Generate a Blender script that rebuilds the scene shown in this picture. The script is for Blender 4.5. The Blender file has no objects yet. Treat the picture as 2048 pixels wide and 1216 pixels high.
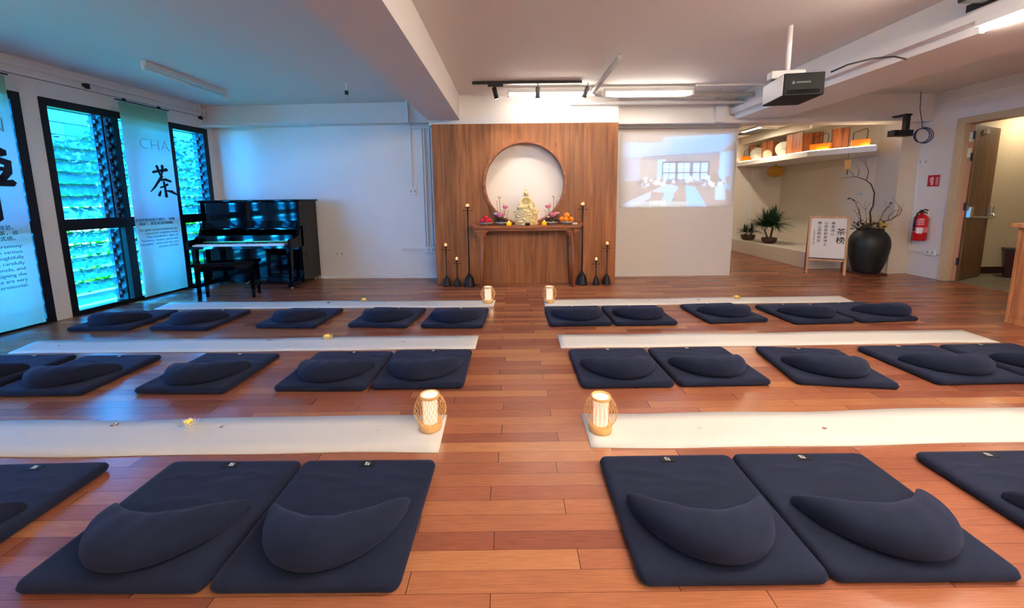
import bpy, bmesh, math, random
import numpy as np
from mathutils import Vector, Matrix
PI = math.pi
random.seed(7)
SC = bpy.context.scene
COL = SC.collection

# ------------------------------------------------------------------ camera, world, exposure
F, PX, PY, CAMH = 789.0, 1024.0, 501.0, 1.3
def cam_axes(yaw, pitch, roll):
    cy, sy, cp, sp = math.cos(yaw), math.sin(yaw), math.cos(pitch), math.sin(pitch)
    f = Vector((sy*cp, cy*cp, -sp)); r = Vector((cy, -sy, 0)); u = r.cross(f)
    cr, sr = math.cos(roll), math.sin(roll)
    return cr*r + sr*u, cr*u - sr*r, f
CR, CU, CF = cam_axes(.00188, .1321, -.0114)
cd = bpy.data.cameras.new('camera'); cam = bpy.data.objects.new('camera', cd); COL.objects.link(cam)
M = Matrix((CR, CU, -CF)).transposed().to_4x4(); M.translation = (0, 0, CAMH); cam.matrix_world = M
cd.sensor_fit = 'HORIZONTAL'; cd.sensor_width = 36.0; cd.lens = F/2048*36
cd.shift_x = 0.0; cd.shift_y = -(608-PY)/2048; cd.clip_start = .02; cd.clip_end = 200
SC.camera = cam
SC.view_settings.view_transform = 'Standard'; SC.view_settings.look = 'None'
SC.view_settings.gamma = 1; SC.view_settings.use_curve_mapping = False
SC.view_settings.exposure = 1.62
W = bpy.data.worlds.new('world'); SC.world = W; W.use_nodes = True
W.node_tree.nodes['Background'].inputs[0].default_value = (.012, .42, 1.0, 1)
W.node_tree.nodes['Background'].inputs[1].default_value = 62.0

def on_plane_y(px, py, Y):                     # the point of a photo direction at a given depth of the room
    v = (px-PX)*CR - (py-PY)*CU + F*CF; t = Y/v.y
    return Vector((v.x*t, Y, CAMH+v.z*t))
def on_floor(px, py, z=0):
    v = (px-PX)*CR - (py-PY)*CU + F*CF; t = (z-CAMH)/v.z
    return Vector((v.x*t, v.y*t, z))

def light(name, kind, loc, energy, color=(1, 1, 1), rot=(0, 0, 0), size=.3, sizey=None, parent=None, **kw):
    l = bpy.data.lights.new(name, kind); o = bpy.data.objects.new(name, l); COL.objects.link(o)
    o.location = loc; o.rotation_euler = rot; l.energy = energy; l.color = color
    if kind == 'AREA':
        l.size = size
        if sizey: l.shape = 'RECTANGLE'; l.size_y = sizey
    for k, v in kw.items(): setattr(l, k, v)
    if parent: o.parent = parent
    return o
# daylight: the sun reaches only the far side of the garden, the room has a roof
light('sun', 'SUN', (0, 0, 12), 14, (.55, 1, .75), (math.radians(8), math.radians(52), 0), angle=.05)
for (y, sy) in ((3.3, 1.8), (5.4, 2.0)):       # portals in the two window openings
    p = light('window_portal', 'AREA', (-5.20+.1037*(y-3.8), y, 1.25), 1, rot=(0, -PI/2, 0), size=2.4, sizey=sy)
    p.data.cycles.is_portal = True

# ------------------------------------------------------------------ helpers
def hexc(r, g, b):
    f = lambda c: (c/255/12.92 if c/255 <= .04045 else ((c/255+.055)/1.055)**2.4)
    return (f(r), f(g), f(b), 1)
MATS = {}
def mat(name, col, rough=.5, metal=0, noise=0, nscale=(20, 20, 20), bump=0, bscale=60, emit=None, es=0, spec=.5, trans=0, coat=0, sheen=0, alpha=1, ior=1.45):
    if name in MATS: return MATS[name]
    m = bpy.data.materials.new(name); m.use_nodes = True; N = m.node_tree.nodes; L = m.node_tree.links
    b = N['Principled BSDF']; c = col if len(col) == 4 else (*col, 1)
    b.inputs['Base Color'].default_value = c; b.inputs['Roughness'].default_value = rough
    b.inputs['Metallic'].default_value = metal; b.inputs['Specular IOR Level'].default_value = spec
    b.inputs['Transmission Weight'].default_value = trans; b.inputs['Coat Weight'].default_value = coat
    b.inputs['Sheen Weight'].default_value = sheen; b.inputs['Alpha'].default_value = alpha; b.inputs['IOR'].default_value = ior
    if emit: b.inputs['Emission Color'].default_value = (*emit[:3], 1); b.inputs['Emission Strength'].default_value = es
    tc = N.new('ShaderNodeTexCoord')
    if noise:
        mp = N.new('ShaderNodeMapping'); mp.inputs['Scale'].default_value = nscale; L.new(tc.outputs['Object'], mp.inputs[0])
        n = N.new('ShaderNodeTexNoise'); n.inputs['Scale'].default_value = 1; n.inputs['Detail'].default_value = 4; L.new(mp.outputs[0], n.inputs['Vector'])
        r = N.new('ShaderNodeValToRGB'); r.color_ramp.elements[0].position = .3; r.color_ramp.elements[1].position = .7
        r.color_ramp.elements[0].color = (*[max(0, x*(1-noise)) for x in c[:3]], 1)
        r.color_ramp.elements[1].color = (*[min(1, x*(1+noise)) for x in c[:3]], 1)
        L.new(n.outputs[0], r.inputs[0]); L.new(r.outputs[0], b.inputs['Base Color'])
    if bump:
        n2 = N.new('ShaderNodeTexNoise'); n2.inputs['Scale'].default_value = bscale; n2.inputs['Detail'].default_value = 3
        L.new(tc.outputs['Object'], n2.inputs['Vector'])
        bp = N.new('ShaderNodeBump'); bp.inputs['Strength'].default_value = bump; bp.inputs['Distance'].default_value = .01
        L.new(n2.outputs[0], bp.inputs['Height']); L.new(bp.outputs[0], b.inputs['Normal'])
    MATS[name] = m; return m
def wood(name, dark, lite, axis='Z', rough=.45, scale=1.0):
    if name in MATS: return MATS[name]
    m = mat(name, lite, rough); N = m.node_tree.nodes; L = m.node_tree.links; b = N['Principled BSDF']
    tc = N.new('ShaderNodeTexCoord'); mp = N.new('ShaderNodeMapping')
    s = {'X': (1.2, 22, 22), 'Y': (22, 1.2, 22), 'Z': (22, 22, 1.2)}[axis]
    mp.inputs['Scale'].default_value = [x*scale for x in s]; L.new(tc.outputs['Object'], mp.inputs[0])
    n = N.new('ShaderNodeTexNoise'); n.inputs['Scale'].default_value = 1.3; n.inputs['Detail'].default_value = 6; n.inputs['Distortion'].default_value = .8
    L.new(mp.outputs[0], n.inputs['Vector'])
    r = N.new('ShaderNodeValToRGB'); r.color_ramp.elements[0].position = .35; r.color_ramp.elements[1].position = .68
    r.color_ramp.elements[0].color = dark; r.color_ramp.elements[1].color = lite
    L.new(n.outputs[0], r.inputs[0]); L.new(r.outputs[0], b.inputs['Base Color'])
    bp = N.new('ShaderNodeBump'); bp.inputs['Strength'].default_value = .08; L.new(n.outputs[0], bp.inputs['Height']); L.new(bp.outputs[0], b.inputs['Normal'])
    return m

def mk(name, bm, m, parent=None, smooth=False, loc=None, bevel=0):
    me = bpy.data.meshes.new(name); bm.normal_update(); bm.to_mesh(me); bm.free()
    o = bpy.data.objects.new(name, me); COL.objects.link(o)
    for x in (m if isinstance(m, (list, tuple)) else [m]): me.materials.append(x)
    if smooth:
        for p in me.polygons: p.use_smooth = True
    if parent: o.parent = parent
    if loc: o.location = loc
    if bevel:
        b = o.modifiers.new('soft', 'BEVEL'); b.width = bevel; b.segments = 2; b.limit_method = 'ANGLE'; b.angle_limit = .7
    return o
def thing(name, label, cat, loc=(0, 0, 0), rz=0, group=None):
    o = bpy.data.objects.new(name, None); COL.objects.link(o); o.location = loc; o.rotation_euler = (0, 0, rz); o.empty_display_size = .05
    return tag(o, label, cat, group)
def tag(o, label, cat, group=None):
    o['label'] = label; o['category'] = cat
    if group: o['group'] = group
    return o
def struct(o, label=None):
    o['kind'] = 'structure'
    if label: o['label'] = label
    return o
def dup(root, loc, rz=None, label=None):
    def cp(o, par):
        c = o.copy(); COL.objects.link(c); c.parent = par
        for ch in list(o.children): cp(ch, c)
        return c
    r = cp(root, None); r.location = loc
    if rz is not None: r.rotation_euler = (0, 0, rz)
    if label: r['label'] = label
    return r
def box(bm, x0, x1, y0, y1, z0, z1, mi=0, mtx=None):
    vs = [bm.verts.new((x, y, z)) for x in (x0, x1) for y in (y0, y1) for z in (z0, z1)]
    if mtx:
        for v in vs: v.co = mtx @ v.co
    for f in ((0, 1, 3, 2), (4, 6, 7, 5), (0, 4, 5, 1), (2, 3, 7, 6), (0, 2, 6, 4), (1, 5, 7, 3)):
        fc = bm.faces.new([vs[i] for i in f]); fc.material_index = mi
    return vs
def bx(x0, x1, y0, y1, z0, z1, mtx=None):
    bm = bmesh.new(); box(bm, x0, x1, y0, y1, z0, z1, mtx=mtx); return bm
def lathe(bm, prof, n=32, cx=0, cy=0, cz=0, cap=True, mi=0, sy=1.0):
    rings = []
    for (r, z) in prof:
        rings.append([bm.verts.new((cx+r*math.cos(2*PI*i/n), cy+sy*r*math.sin(2*PI*i/n), cz+z)) for i in range(n)])
    for a, b in zip(rings, rings[1:]):
        for i in range(n):
            f = bm.faces.new((a[i], a[(i+1) % n], b[(i+1) % n], b[i])); f.material_index = mi
    if cap:
        for rg, rv in ((rings[0], True), (rings[-1], False)):
            f = bm.faces.new(rg[::-1] if rv else rg); f.material_index = mi
    return bm
def spline_prof(p, k=4):                                 # smooths a lathe profile
    out = []
    for i in range(len(p)-1):
        a, b, c, d = p[max(i-1, 0)], p[i], p[i+1], p[min(i+2, len(p)-1)]
        for j in range(k):
            t = j/k; out.append(tuple(.5*((2*b[q])+(-a[q]+c[q])*t+(2*a[q]-5*b[q]+4*c[q]-d[q])*t*t+(-a[q]+3*b[q]-3*c[q]+d[q])*t**3) for q in (0, 1)))
    return out+[p[-1]]
def tube(bm, pts, r, n=6, cap=True, mi=0):
    pts = [Vector(p) for p in pts]; rs = r if isinstance(r, (list, tuple)) else [r]*len(pts)
    rings = []; up = None
    for i, p in enumerate(pts):
        d = (pts[min(i+1, len(pts)-1)]-pts[max(i-1, 0)])
        if d.length < 1e-9: d = Vector((0, 0, 1))
        d.normalize()
        if up is None: up = d.orthogonal().normalized()
        a = (up-d*up.dot(d))
        a = a.normalized() if a.length > 1e-6 else d.orthogonal().normalized()
        up = a; b = d.cross(a)
        rings.append([bm.verts.new(p+rs[i]*(a*math.cos(2*PI*k/n)+b*math.sin(2*PI*k/n))) for k in range(n)])
    for a, b in zip(rings, rings[1:]):
        for i in range(n):
            f = bm.faces.new((a[i], a[(i+1) % n], b[(i+1) % n], b[i])); f.material_index = mi
    if cap and n > 2:
        for rg, rv in ((rings[0], True), (rings[-1], False)):
            try: f = bm.faces.new(rg[::-1] if rv else rg); f.material_index = mi
            except ValueError: pass
    return bm
def ell(bm, c, r, seg=12, rings=8, rot=None, mi=0):
    mtx = Matrix.Translation(c) @ (rot.to_matrix().to_4x4() if rot else Matrix.Identity(4)) @ Matrix.Diagonal((*r, 1))
    q = bmesh.ops.create_uvsphere(bm, u_segments=seg, v_segments=rings, radius=1, matrix=mtx)
    for v in q['verts']:
        for f in v.link_faces: f.material_index = mi
    return bm
def prism(bm, poly, z0, z1, mtx=None, mi=0):
    a = [bm.verts.new((x, y, z0)) for x, y in poly]; b = [bm.verts.new((x, y, z1)) for x, y in poly]
    if mtx:
        for v in a+b: v.co = mtx @ v.co
    n = len(poly); fs = [bm.faces.new(a[::-1]), bm.faces.new(b)]
    for i in range(n): fs.append(bm.faces.new((a[i], a[(i+1) % n], b[(i+1) % n], b[i])))
    for f in fs: f.material_index = mi
    return bm
def text(name, body, size, m, mtx, parent=None, align='LEFT', bold=0.0, ext=.0006, spacing=1.0, line=1.0):
    c = bpy.data.curves.new(name, 'FONT'); c.body = body; c.size = size; c.align_x = align; c.extrude = ext; c.offset = bold
    c.space_character = spacing; c.space_line = line; c.resolution_u = 3
    o = bpy.data.objects.new(name, c); COL.objects.link(o)
    dg = bpy.context.evaluated_depsgraph_get(); me = bpy.data.meshes.new_from_object(o.evaluated_get(dg))
    bpy.data.objects.remove(o); me.materials.clear(); me.materials.append(m)
    me.transform(mtx); q = bpy.data.objects.new(name, me); COL.objects.link(q)
    if parent: q.parent = parent
    return q
def frame_mtx(o, x, y):
    x = Vector(x).normalized(); y = Vector(y).normalized(); z = x.cross(y)
    m = Matrix((x, y, z)).transposed().to_4x4(); m.translation = Vector(o); return m
def remesh_obj(o, vox, smooth=2):
    r = o.modifiers.new('r', 'REMESH'); r.mode = 'VOXEL'; r.voxel_size = vox; r.use_smooth_shade = True
    s = o.modifiers.new('s', 'SMOOTH'); s.iterations = smooth
    dg = bpy.context.evaluated_depsgraph_get(); me = bpy.data.meshes.new_from_object(o.evaluated_get(dg))
    o.modifiers.clear(); old = o.data; o.data = me
    if not me.materials and old.materials: me.materials.append(old.materials[0])
    for p in me.polygons: p.use_smooth = True

# ------------------------------------------------------------------ materials
white_paint = mat('white_paint', (.76, .73, .70), .6, noise=.02, nscale=(3, 3, 3), bump=.04, bscale=30)
ceil_paint = mat('ceiling_paint', (.74, .71, .69), .7)
warm_paint = mat('alcove_paint', (.76, .69, .59), .65)
trunk_m = mat('white_plastic', (.78, .76, .74), .4)
black_metal = mat('black_window_metal', (.006, .007, .012), .35, .3)
black_gloss = mat('piano_black', (.002, .002, .003), .06, 0, spec=.32)
black_matte = mat('black_plastic', (.012, .012, .012), .5)
iron = mat('black_iron', (.018, .014, .013), .45, .5)
teak = wood('teak', hexc(110, 60, 32), hexc(172, 108, 66), 'Z')
teak_h = wood('teak_table', hexc(120, 62, 34), hexc(178, 108, 66), 'X')
pale_wood = wood('pale_wood', hexc(176, 132, 88), hexc(210, 168, 120), 'Z')
cab_wood = wood('cabinet_wood', hexc(150, 92, 52), hexc(196, 136, 88), 'Z')
board_wood = wood('board_wood', hexc(105, 55, 28), hexc(172, 104, 62), 'Z')
bamboo = mat('bamboo', hexc(226, 178, 112), .5, noise=.12, nscale=(40, 40, 40))
paper = mat('paper_runner', (.72, .70, .655), .8, bump=.05, bscale=9)
def lamp_mat(name, col, s):
    return mat(name, (.8, .8, .8), .5, emit=col, es=s)
tube_on = lamp_mat('tube_light_glow', (1, .86, .72), 60)

def floor_material():
    m = bpy.data.materials.new('merbau_planks'); m.use_nodes = True; N = m.node_tree.nodes; L = m.node_tree.links; b = N['Principled BSDF']
    def math_(op, a, c=None):
        n = N.new('ShaderNodeMath'); n.operation = op
        for i, v in enumerate((a, c)):
            if v is None: continue
            if isinstance(v, (int, float)): n.inputs[i].default_value = v
            else: L.new(v, n.inputs[i])
        return n.outputs[0]
    tc = N.new('ShaderNodeTexCoord'); s = N.new('ShaderNodeSeparateXYZ'); L.new(tc.outputs['Object'], s.inputs[0])
    PW, PL = .0819, .915
    ry = math_('DIVIDE', math_('SUBTRACT', s.outputs[1], 1.803), PW); row = math_('FLOOR', ry)
    off = math_('SUBTRACT', -.08, math_('MULTIPLY', row, .305))
    wn0 = N.new('ShaderNodeTexWhiteNoise'); wn0.noise_dimensions = '1D'; L.new(row, wn0.inputs['W'])
    off = math_('ADD', off, math_('MULTIPLY', math_('SUBTRACT', wn0.outputs[0], .5), .05))
    rx = math_('DIVIDE', math_('SUBTRACT', s.outputs[0], off), PL); idx = math_('FLOOR', rx)
    cb = N.new('ShaderNodeCombineXYZ'); L.new(row, cb.inputs[0]); L.new(idx, cb.inputs[1])
    wn = N.new('ShaderNodeTexWhiteNoise'); wn.noise_dimensions = '2D'; L.new(cb.outputs[0], wn.inputs['Vector'])
    ramp = N.new('ShaderNodeValToRGB'); cr = ramp.color_ramp
    cols = [(0, (132, 76, 58)), (.25, (144, 85, 64)), (.5, (151, 92, 68)), (.75, (162, 102, 71)), (1, (174, 116, 79))]
    cr.elements[0].color = hexc(*cols[0][1]); cr.elements[1].color = hexc(*cols[-1][1])
    for p, c in cols[1:-1]: e = cr.elements.new(p); e.color = hexc(*c)
    L.new(wn.outputs[0], ramp.inputs[0])
    # grain
    ad = N.new('ShaderNodeVectorMath'); ad.operation = 'ADD'; L.new(tc.outputs['Object'], ad.inputs[0])
    sc = N.new('ShaderNodeVectorMath'); sc.operation = 'SCALE'; L.new(wn.outputs[1], sc.inputs[0]); sc.inputs['Scale'].default_value = 9; L.new(sc.outputs[0], ad.inputs[1])
    mp = N.new('ShaderNodeMapping'); mp.inputs['Scale'].default_value = (11, 190, 1); L.new(ad.outputs[0], mp.inputs[0])
    n = N.new('ShaderNodeTexNoise'); n.inputs['Scale'].default_value = 1; n.inputs['Detail'].default_value = 4; n.inputs['Distortion'].default_value = .15; L.new(mp.outputs[0], n.inputs['Vector'])
    n2 = N.new('ShaderNodeTexNoise'); n2.inputs['Scale'].default_value = 2.5; n2.inputs['Detail'].default_value = 2; L.new(ad.outputs[0], n2.inputs['Vector'])
    g = math_('ADD', math_('MULTIPLY', n.outputs[0], .62), math_('MULTIPLY', n2.outputs[0], .22))
    g = math_('ADD', g, .55)
    mx = N.new('ShaderNodeVectorMath'); mx.operation = 'SCALE'; L.new(ramp.outputs[0], mx.inputs[0]); L.new(g, mx.inputs['Scale'])
    # joints
    fy = math_('FRACT', ry); ey = math_('MINIMUM', fy, math_('SUBTRACT', 1.0, fy))
    fx = math_('FRACT', rx); ex = math_('MINIMUM', fx, math_('SUBTRACT', 1.0, fx))
    jy = math_('LESS_THAN', math_('MULTIPLY', ey, PW), .0009); jx = math_('LESS_THAN', math_('MULTIPLY', ex, PL), .0014)
    j = math_('MAXIMUM', math_('MULTIPLY', jy, .7), jx)
    mix = N.new('ShaderNodeMix'); mix.data_type = 'RGBA'; L.new(j, mix.inputs['Factor']); L.new(mx.outputs[0], mix.inputs['A']); mix.inputs['B'].default_value = hexc(62, 26, 16)
    L.new(mix.outputs['Result'], b.inputs['Base Color'])
    b.inputs['Roughness'].default_value = .27; b.inputs['Specular IOR Level'].default_value = .5
    pass
    bp = N.new('ShaderNodeBump'); bp.inputs['Strength'].default_value = .03; bp.inputs['Distance'].default_value = .001
    L.new(math_('SUBTRACT', n.outputs[0], math_('MULTIPLY', j, 2.0)), bp.inputs['Height']); L.new(bp.outputs[0], b.inputs['Normal'])
    return m

# ------------------------------------------------------------------ room shell
CZ = 2.80
def lwx(y, d=0): return -5.12+.1037*(y-3.8)+d           # inner face of the slightly skewed window wall
floor = struct(mk('floor', bx(-6.2, 6.54, -3.5, 9.5, -.15, 0), floor_material()), 'red-brown merbau plank floor')
ceiling = struct(mk('ceiling', bx(-6.2, 6.7, -3.5, 9.6, CZ, CZ+.2), ceil_paint), 'white painted ceiling')
def sk(bm, y0, y1, z0, z1, d0, d1, mi=0):                # a box that follows the window wall
    vs = [bm.verts.new((lwx(y, d), y, z)) for d in (d0, d1) for y in (y0, y1) for z in (z0, z1)]
    for f in ((0, 1, 3, 2), (4, 6, 7, 5), (0, 4, 5, 1), (2, 3, 7, 6), (0, 2, 6, 4), (1, 5, 7, 3)):
        bm.faces.new([vs[i] for i in f]).material_index = mi
bm = bmesh.new()
sk(bm, -3.5, 1.9, 0, CZ, -.2, 0); sk(bm, 4.265, 4.42, 0, CZ, -.2, 0); sk(bm, 6.5, 6.9, 0, CZ, -.2, 0)
sk(bm, 1.9, 4.265, 2.43, CZ, -.2, 0); sk(bm, 4.42, 6.5, 2.43, CZ, -.2, 0)
struct(mk('wall_left', bm, white_paint), 'white window wall on the left')
# back wall, left part (slightly skewed), with its beam band
bm = bmesh.new()
prism(bm, [(-5.1, 6.635), (-1.0, 6.45), (-1.0, 6.7), (-5.1, 6.9)], 0, CZ)
struct(mk('wall_back', bm, white_paint), 'white back wall behind the piano')
bm = bmesh.new(); prism(bm, [(-5.0, 6.52), (-1.1, 6.36), (-1.1, 6.50), (-5.0, 6.68)], 2.475, CZ-.002)
box(bm, -4.8, -1.25, 6.32, 6.38, 2.475, 2.487, mtx=Matrix.Translation((0, .0, 0)))
struct(mk('trim_1', bm, white_paint), 'white beam band along the top of the back wall')
bm = bmesh.new(); prism(bm, [(-3.2, 6.52), (-1.15, 6.43), (-1.15, 6.46), (-3.2, 6.56)], 0, .05)
struct(mk('baseboard_back', bm, white_paint), 'white skirting along the back wall')
bm = bmesh.new(); box(bm, -1.21, -.735, -3.5, 6.10, 2.45, CZ+.01)
struct(mk('trim_2', bm, ceil_paint), 'deep white ceiling beam left of the wood panel')
bm = bmesh.new(); box(bm, 3.42, 4.12, -3.5, 6.25, 2.45, CZ+.01); box(bm, 3.34, 3.42, -3.5, 6.2, 2.52, 2.60)
struct(mk('trim_3', bm, ceil_paint), 'deep white ceiling beam beside the projector')
bm = bmesh.new(); box(bm, -1.2, 1.6, 6.02, 6.25, 2.375, CZ+.01)
struct(mk('trim_4', bm, white_paint), 'white bulkhead above the wood panel')
bm = bmesh.new(); box(bm, 1.6, 6.5, 6.22, 6.5, 2.40, CZ+.01); box(bm, 3.1, 3.26, 6.14, 6.22, 2.40, CZ)
box(bm, 1.6, 6.13, 6.19, 6.22, 2.40, 2.455)
struct(mk('trim_5', bm, white_paint), 'white cross beam over the screen and the alcove')
bm = bmesh.new(); box(bm, 1.58, 3.585, 6.37, 6.47, 0, 2.39)
struct(mk('wall_middle', bm, mat('screen_wall_paint', (.70, .66, .61), .7)), 'plain off-white wall panel carrying the projection')
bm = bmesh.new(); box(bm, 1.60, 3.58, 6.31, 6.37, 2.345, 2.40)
struct(mk('trim_6', bm, mat('grey_strip', (.32, .30, .29), .6)), 'grey shadow strip above the projection wall')  # grey box stands in for the dark shadow line under the beam
bm = bmesh.new(); box(bm, -1.15, 1.6, 6.45, 6.55, 0, CZ); box(bm, 1.5, 1.6, 6.3, 6.6, 0, CZ)
struct(mk('wall_behind', bm, white_paint), 'wall behind the wood panel')
# alcove behind the partition
bm = bmesh.new()
box(bm, 1.2, 6.5, 9.3, 9.5, 0, CZ); box(bm, 1.2, 1.5, 6.5, 9.4, 0, CZ)
prism(bm, [(6.3, 9.4), (6.3, 6.9), (6.14, 6.33), (6.50, 6.37), (6.6, 6.5), (6.6, 9.4)], 0, CZ)
struct(mk('wall_alcove', bm, warm_paint), 'beige alcove walls behind the plants and the tall jar')
bm = bmesh.new(); box(bm, 5.24, 6.34, 6.85, 9.32, 0, .285)
struct(mk('trim_7', bm, mat('plinth_paint', (.74, .68, .60), .5), bevel=.006), 'low white plinth the potted plants stand on')
shelf_poly = [(5.24, 9.32), (5.24, 7.1), (5.73, 6.30), (6.21, 6.83), (6.33, 6.95), (6.33, 9.32)]
bm = bmesh.new(); prism(bm, shelf_poly, 1.965, 2.055)
struct(mk('trim_8', bm, mat('shelf_white', (.80, .77, .73), .4)), 'long white wall shelf bent round the alcove corner')
bm = bmesh.new(); prism(bm, [(5.26, 9.32), (5.26, 7.12), (5.30, 7.12), (5.30, 9.32)], 2.455, CZ); box(bm, 1.6, 6.4, 6.5, 9.4, 2.60, 2.62)
struct(mk('trim_9', bm, warm_paint), 'beige fascia above the shelf niche')
# right wall with the door opening
bm = bmesh.new()
box(bm, 6.48, 6.62, 5.83, 6.45, 0, CZ); box(bm, 6.48, 6.62, 4.2, 5.83, 2.34, CZ); box(bm, 6.48, 6.62, -3.5, 4.2, 0, CZ)
struct(mk('wall_right', bm, white_paint), 'white wall with the fire extinguisher and the doorway')
bm = bmesh.new(); box(bm, -6.2, 6.7, -3.6, -3.5, 0, CZ); struct(mk('wall_front', bm, white_paint), 'wall behind the viewer')
bm = bmesh.new()
box(bm, 6.44, 6.64, 5.74, 5.85, 0, 2.36); box(bm, 6.44, 6.64, 4.2, 5.74, 2.27, 2.36)
struct(mk('trim_10', bm, mat('door_frame_cream', hexc(206, 184, 148), .45), bevel=.005), 'cream timber door frame')
bm = bmesh.new()
box(bm, 6.54, 9.5, 3.4, 6.28, -.15, .0)
struct(mk('floor_corridor', bm, mat('grey_corridor_floor', hexc(120, 112, 92), .5, noise=.2, nscale=(6, 6, 6))), 'grey-green corridor floor beyond the door')
bm = bmesh.new()
box(bm, 6.62, 9.5, 6.28, 6.4, 0, 2.7); box(bm, 9.4, 9.5, 3.4, 6.3, 0, 2.7); box(bm, 6.62, 9.5, 3.3, 3.4, 0, 2.7); box(bm, 6.62, 9.5, 3.3, 6.4, 2.6, 2.7)
struct(mk('wall_corridor', bm, mat('corridor_paper', hexc(205, 188, 158), .8, bump=.2, bscale=80)), 'beige textured corridor wall')
struct(mk('baseboard_corridor', bx(6.64, 9.4, 6.265, 6.285, 0, .11), mat('dark_skirting', hexc(48, 26, 20), .5)), 'dark skirting in the corridor')
# ceiling pipes and conduits
def pipe(name, pts, r, m=None, label=None):
    bm = bmesh.new(); tube(bm, pts, r, 10); return struct(mk(name, bm, m or trunk_m, smooth=True), label)
pipe('trim_11', [(1.12, 4.2, 2.70), (1.12, 5.5, 2.70), (1.22, 5.66, 2.70), (1.45, 5.74, 2.70), (3.42, 5.74, 2.70)], .032, mat('grey_pipe', (.5, .48, .45), .5), 'grey water pipe turning under the ceiling')
pipe('trim_12', [(.9, 6.0, 2.66), (3.42, 6.0, 2.66)], .028, None, 'white conduit under the ceiling')
pipe('trim_13', [(2.45, 5.4, 2.74), (3.42, 5.4, 2.74)], .014, None, 'thin conduit under the ceiling')
bm = bmesh.new()
for x, y, r in ((1.9, 5.74, .006), (3.0, 5.74, .006), (2.7, 6.0, .006)): tube(bm, [(x, y, 2.70), (x, y, CZ+.01)], r, 6)
struct(mk('trim_14', bm, trunk_m), 'pipe hangers')
bm = bmesh.new()
for y, z in ((4.2, 2.72), (4.2, 2.63)): pass
sk(bm, -3.4, 6.5, 2.70, 2.735, 0, .035); sk(bm, -3.4, 6.5, 2.62, 2.645, 0, .03); sk(bm, 6.38, 6.41, 2.46, CZ, 0, .03); sk(bm, 6.44, 6.47, 2.46, CZ, 0, .03)
box(bm, -4.82, -4.05, 6.30, 6.33, 2.44, 2.46)
struct(mk('trim_15', bm, trunk_m), 'white cable trunking along the window wall')
bm = bmesh.new()
box(bm, -1.60, -1.57, 6.30, 6.37, 2.475, CZ); tube(bm, [(-1.585, 6.455, 2.47), (-1.585, 6.455, 1.47)], .012, 8)
for x in (-1.42, -1.38, -1.30, -1.26): box(bm, x, x+.025, 6.43, 6.48, .5, 2.45)
box(bm, -1.6, -1.2, 6.42, 6.47, 2.40, 2.44); box(bm, -1.8, -1.4, 6.44, 6.49, .475, .50); box(bm, -1.42, -1.2, 6.40, 6.47, .43, .53)
struct(mk('trim_16', bm, trunk_m), 'white conduits on the wall left of the wood panel')
bm = bmesh.new(); box(bm, 6.44, 6.48, 5.86, 6.36, .385, .43); box(bm, 6.46, 6.48, 6.33, 6.36, .40, 1.75); box(bm, 6.45, 6.48, -3, 6.3, 2.66, 2.69)
box(bm, 6.3, 6.48, 6.30, 6.40, 2.36, 2.375)
struct(mk('trim_17', bm, trunk_m), 'white cable trunking on the right wall')
# outlets
def outlet(loc, nx, ny, label, w=.15, h=.09, cat='socket', name='wall_socket'):
    a = math.atan2(ny, nx)+PI/2
    t = thing(name, label, cat, loc, a)
    mk('plate', bx(-w/2, w/2, -.022, 0, -h/2, h/2), trunk_m, t, bevel=.004)
    n = 2 if w > .1 else 1
    for k in range(n):
        xx = (k-.5*(n-1))*w/2
        mk('switch_key', bx(xx-.013, xx+.013, -.027, -.02, -.02, .02), mat('socket_grey', (.45, .44, .43), .5), t)
    return t
outlet((-2.86, 6.535, .41), 0, -1, 'white double socket low on the back wall right of the piano')
outlet((-1.575, 6.474, 1.43), 0, -1, 'white square switch at the end of the conduit beside the wood panel', .12, .12, 'switch', 'wall_switch')
outlet((-1.31, 6.40, .48), 0, -1, 'white socket box at the foot of the conduits beside the wood panel', .13, .10)
outlet((6.48, 6.28, 1.79), -1, 0, 'small white switch above the fire extinguisher near the corner', .16, .10, 'switch', 'wall_switch')
outlet((6.45, 5.98, .40), -1, 0, 'white socket on the trunking beside the door frame', .14, .08)
outlet((6.3, 7.15, 1.30), -1, 0, 'small white thermostat box on the alcove wall behind the curved branch', .12, .07, 'switch', 'wall_switch')

# ------------------------------------------------------------------ windows with louvres
glass_blade = bpy.data.materials.new('frosted_louvre_glass'); glass_blade.use_nodes = True
N = glass_blade.node_tree.nodes; L = glass_blade.node_tree.links; N.remove(N['Principled BSDF'])
tr = N.new('ShaderNodeBsdfTransparent'); tr.inputs[0].default_value = (.50, .74, .84, 1)
tl = N.new('ShaderNodeBsdfTranslucent'); tl.inputs[0].default_value = (.06, .10, .12, 1)
df = N.new('ShaderNodeBsdfDiffuse'); df.inputs[0].default_value = (.16, .18, .20, 1)
a1 = N.new('ShaderNodeMixShader'); a1.inputs[0].default_value = .45; L.new(tl.outputs[0], a1.inputs[1]); L.new(df.outputs[0], a1.inputs[2])
a2 = N.new('ShaderNodeMixShader'); a2.inputs[0].default_value = .58; L.new(tr.outputs[0], a2.inputs[1]); L.new(a1.outputs[0], a2.inputs[2])
L.new(a2.outputs[0], N['Material Output'].inputs[0])
clip_m = mat('louvre_clip_grey', (.10, .14, .18), .5, .4)
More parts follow.
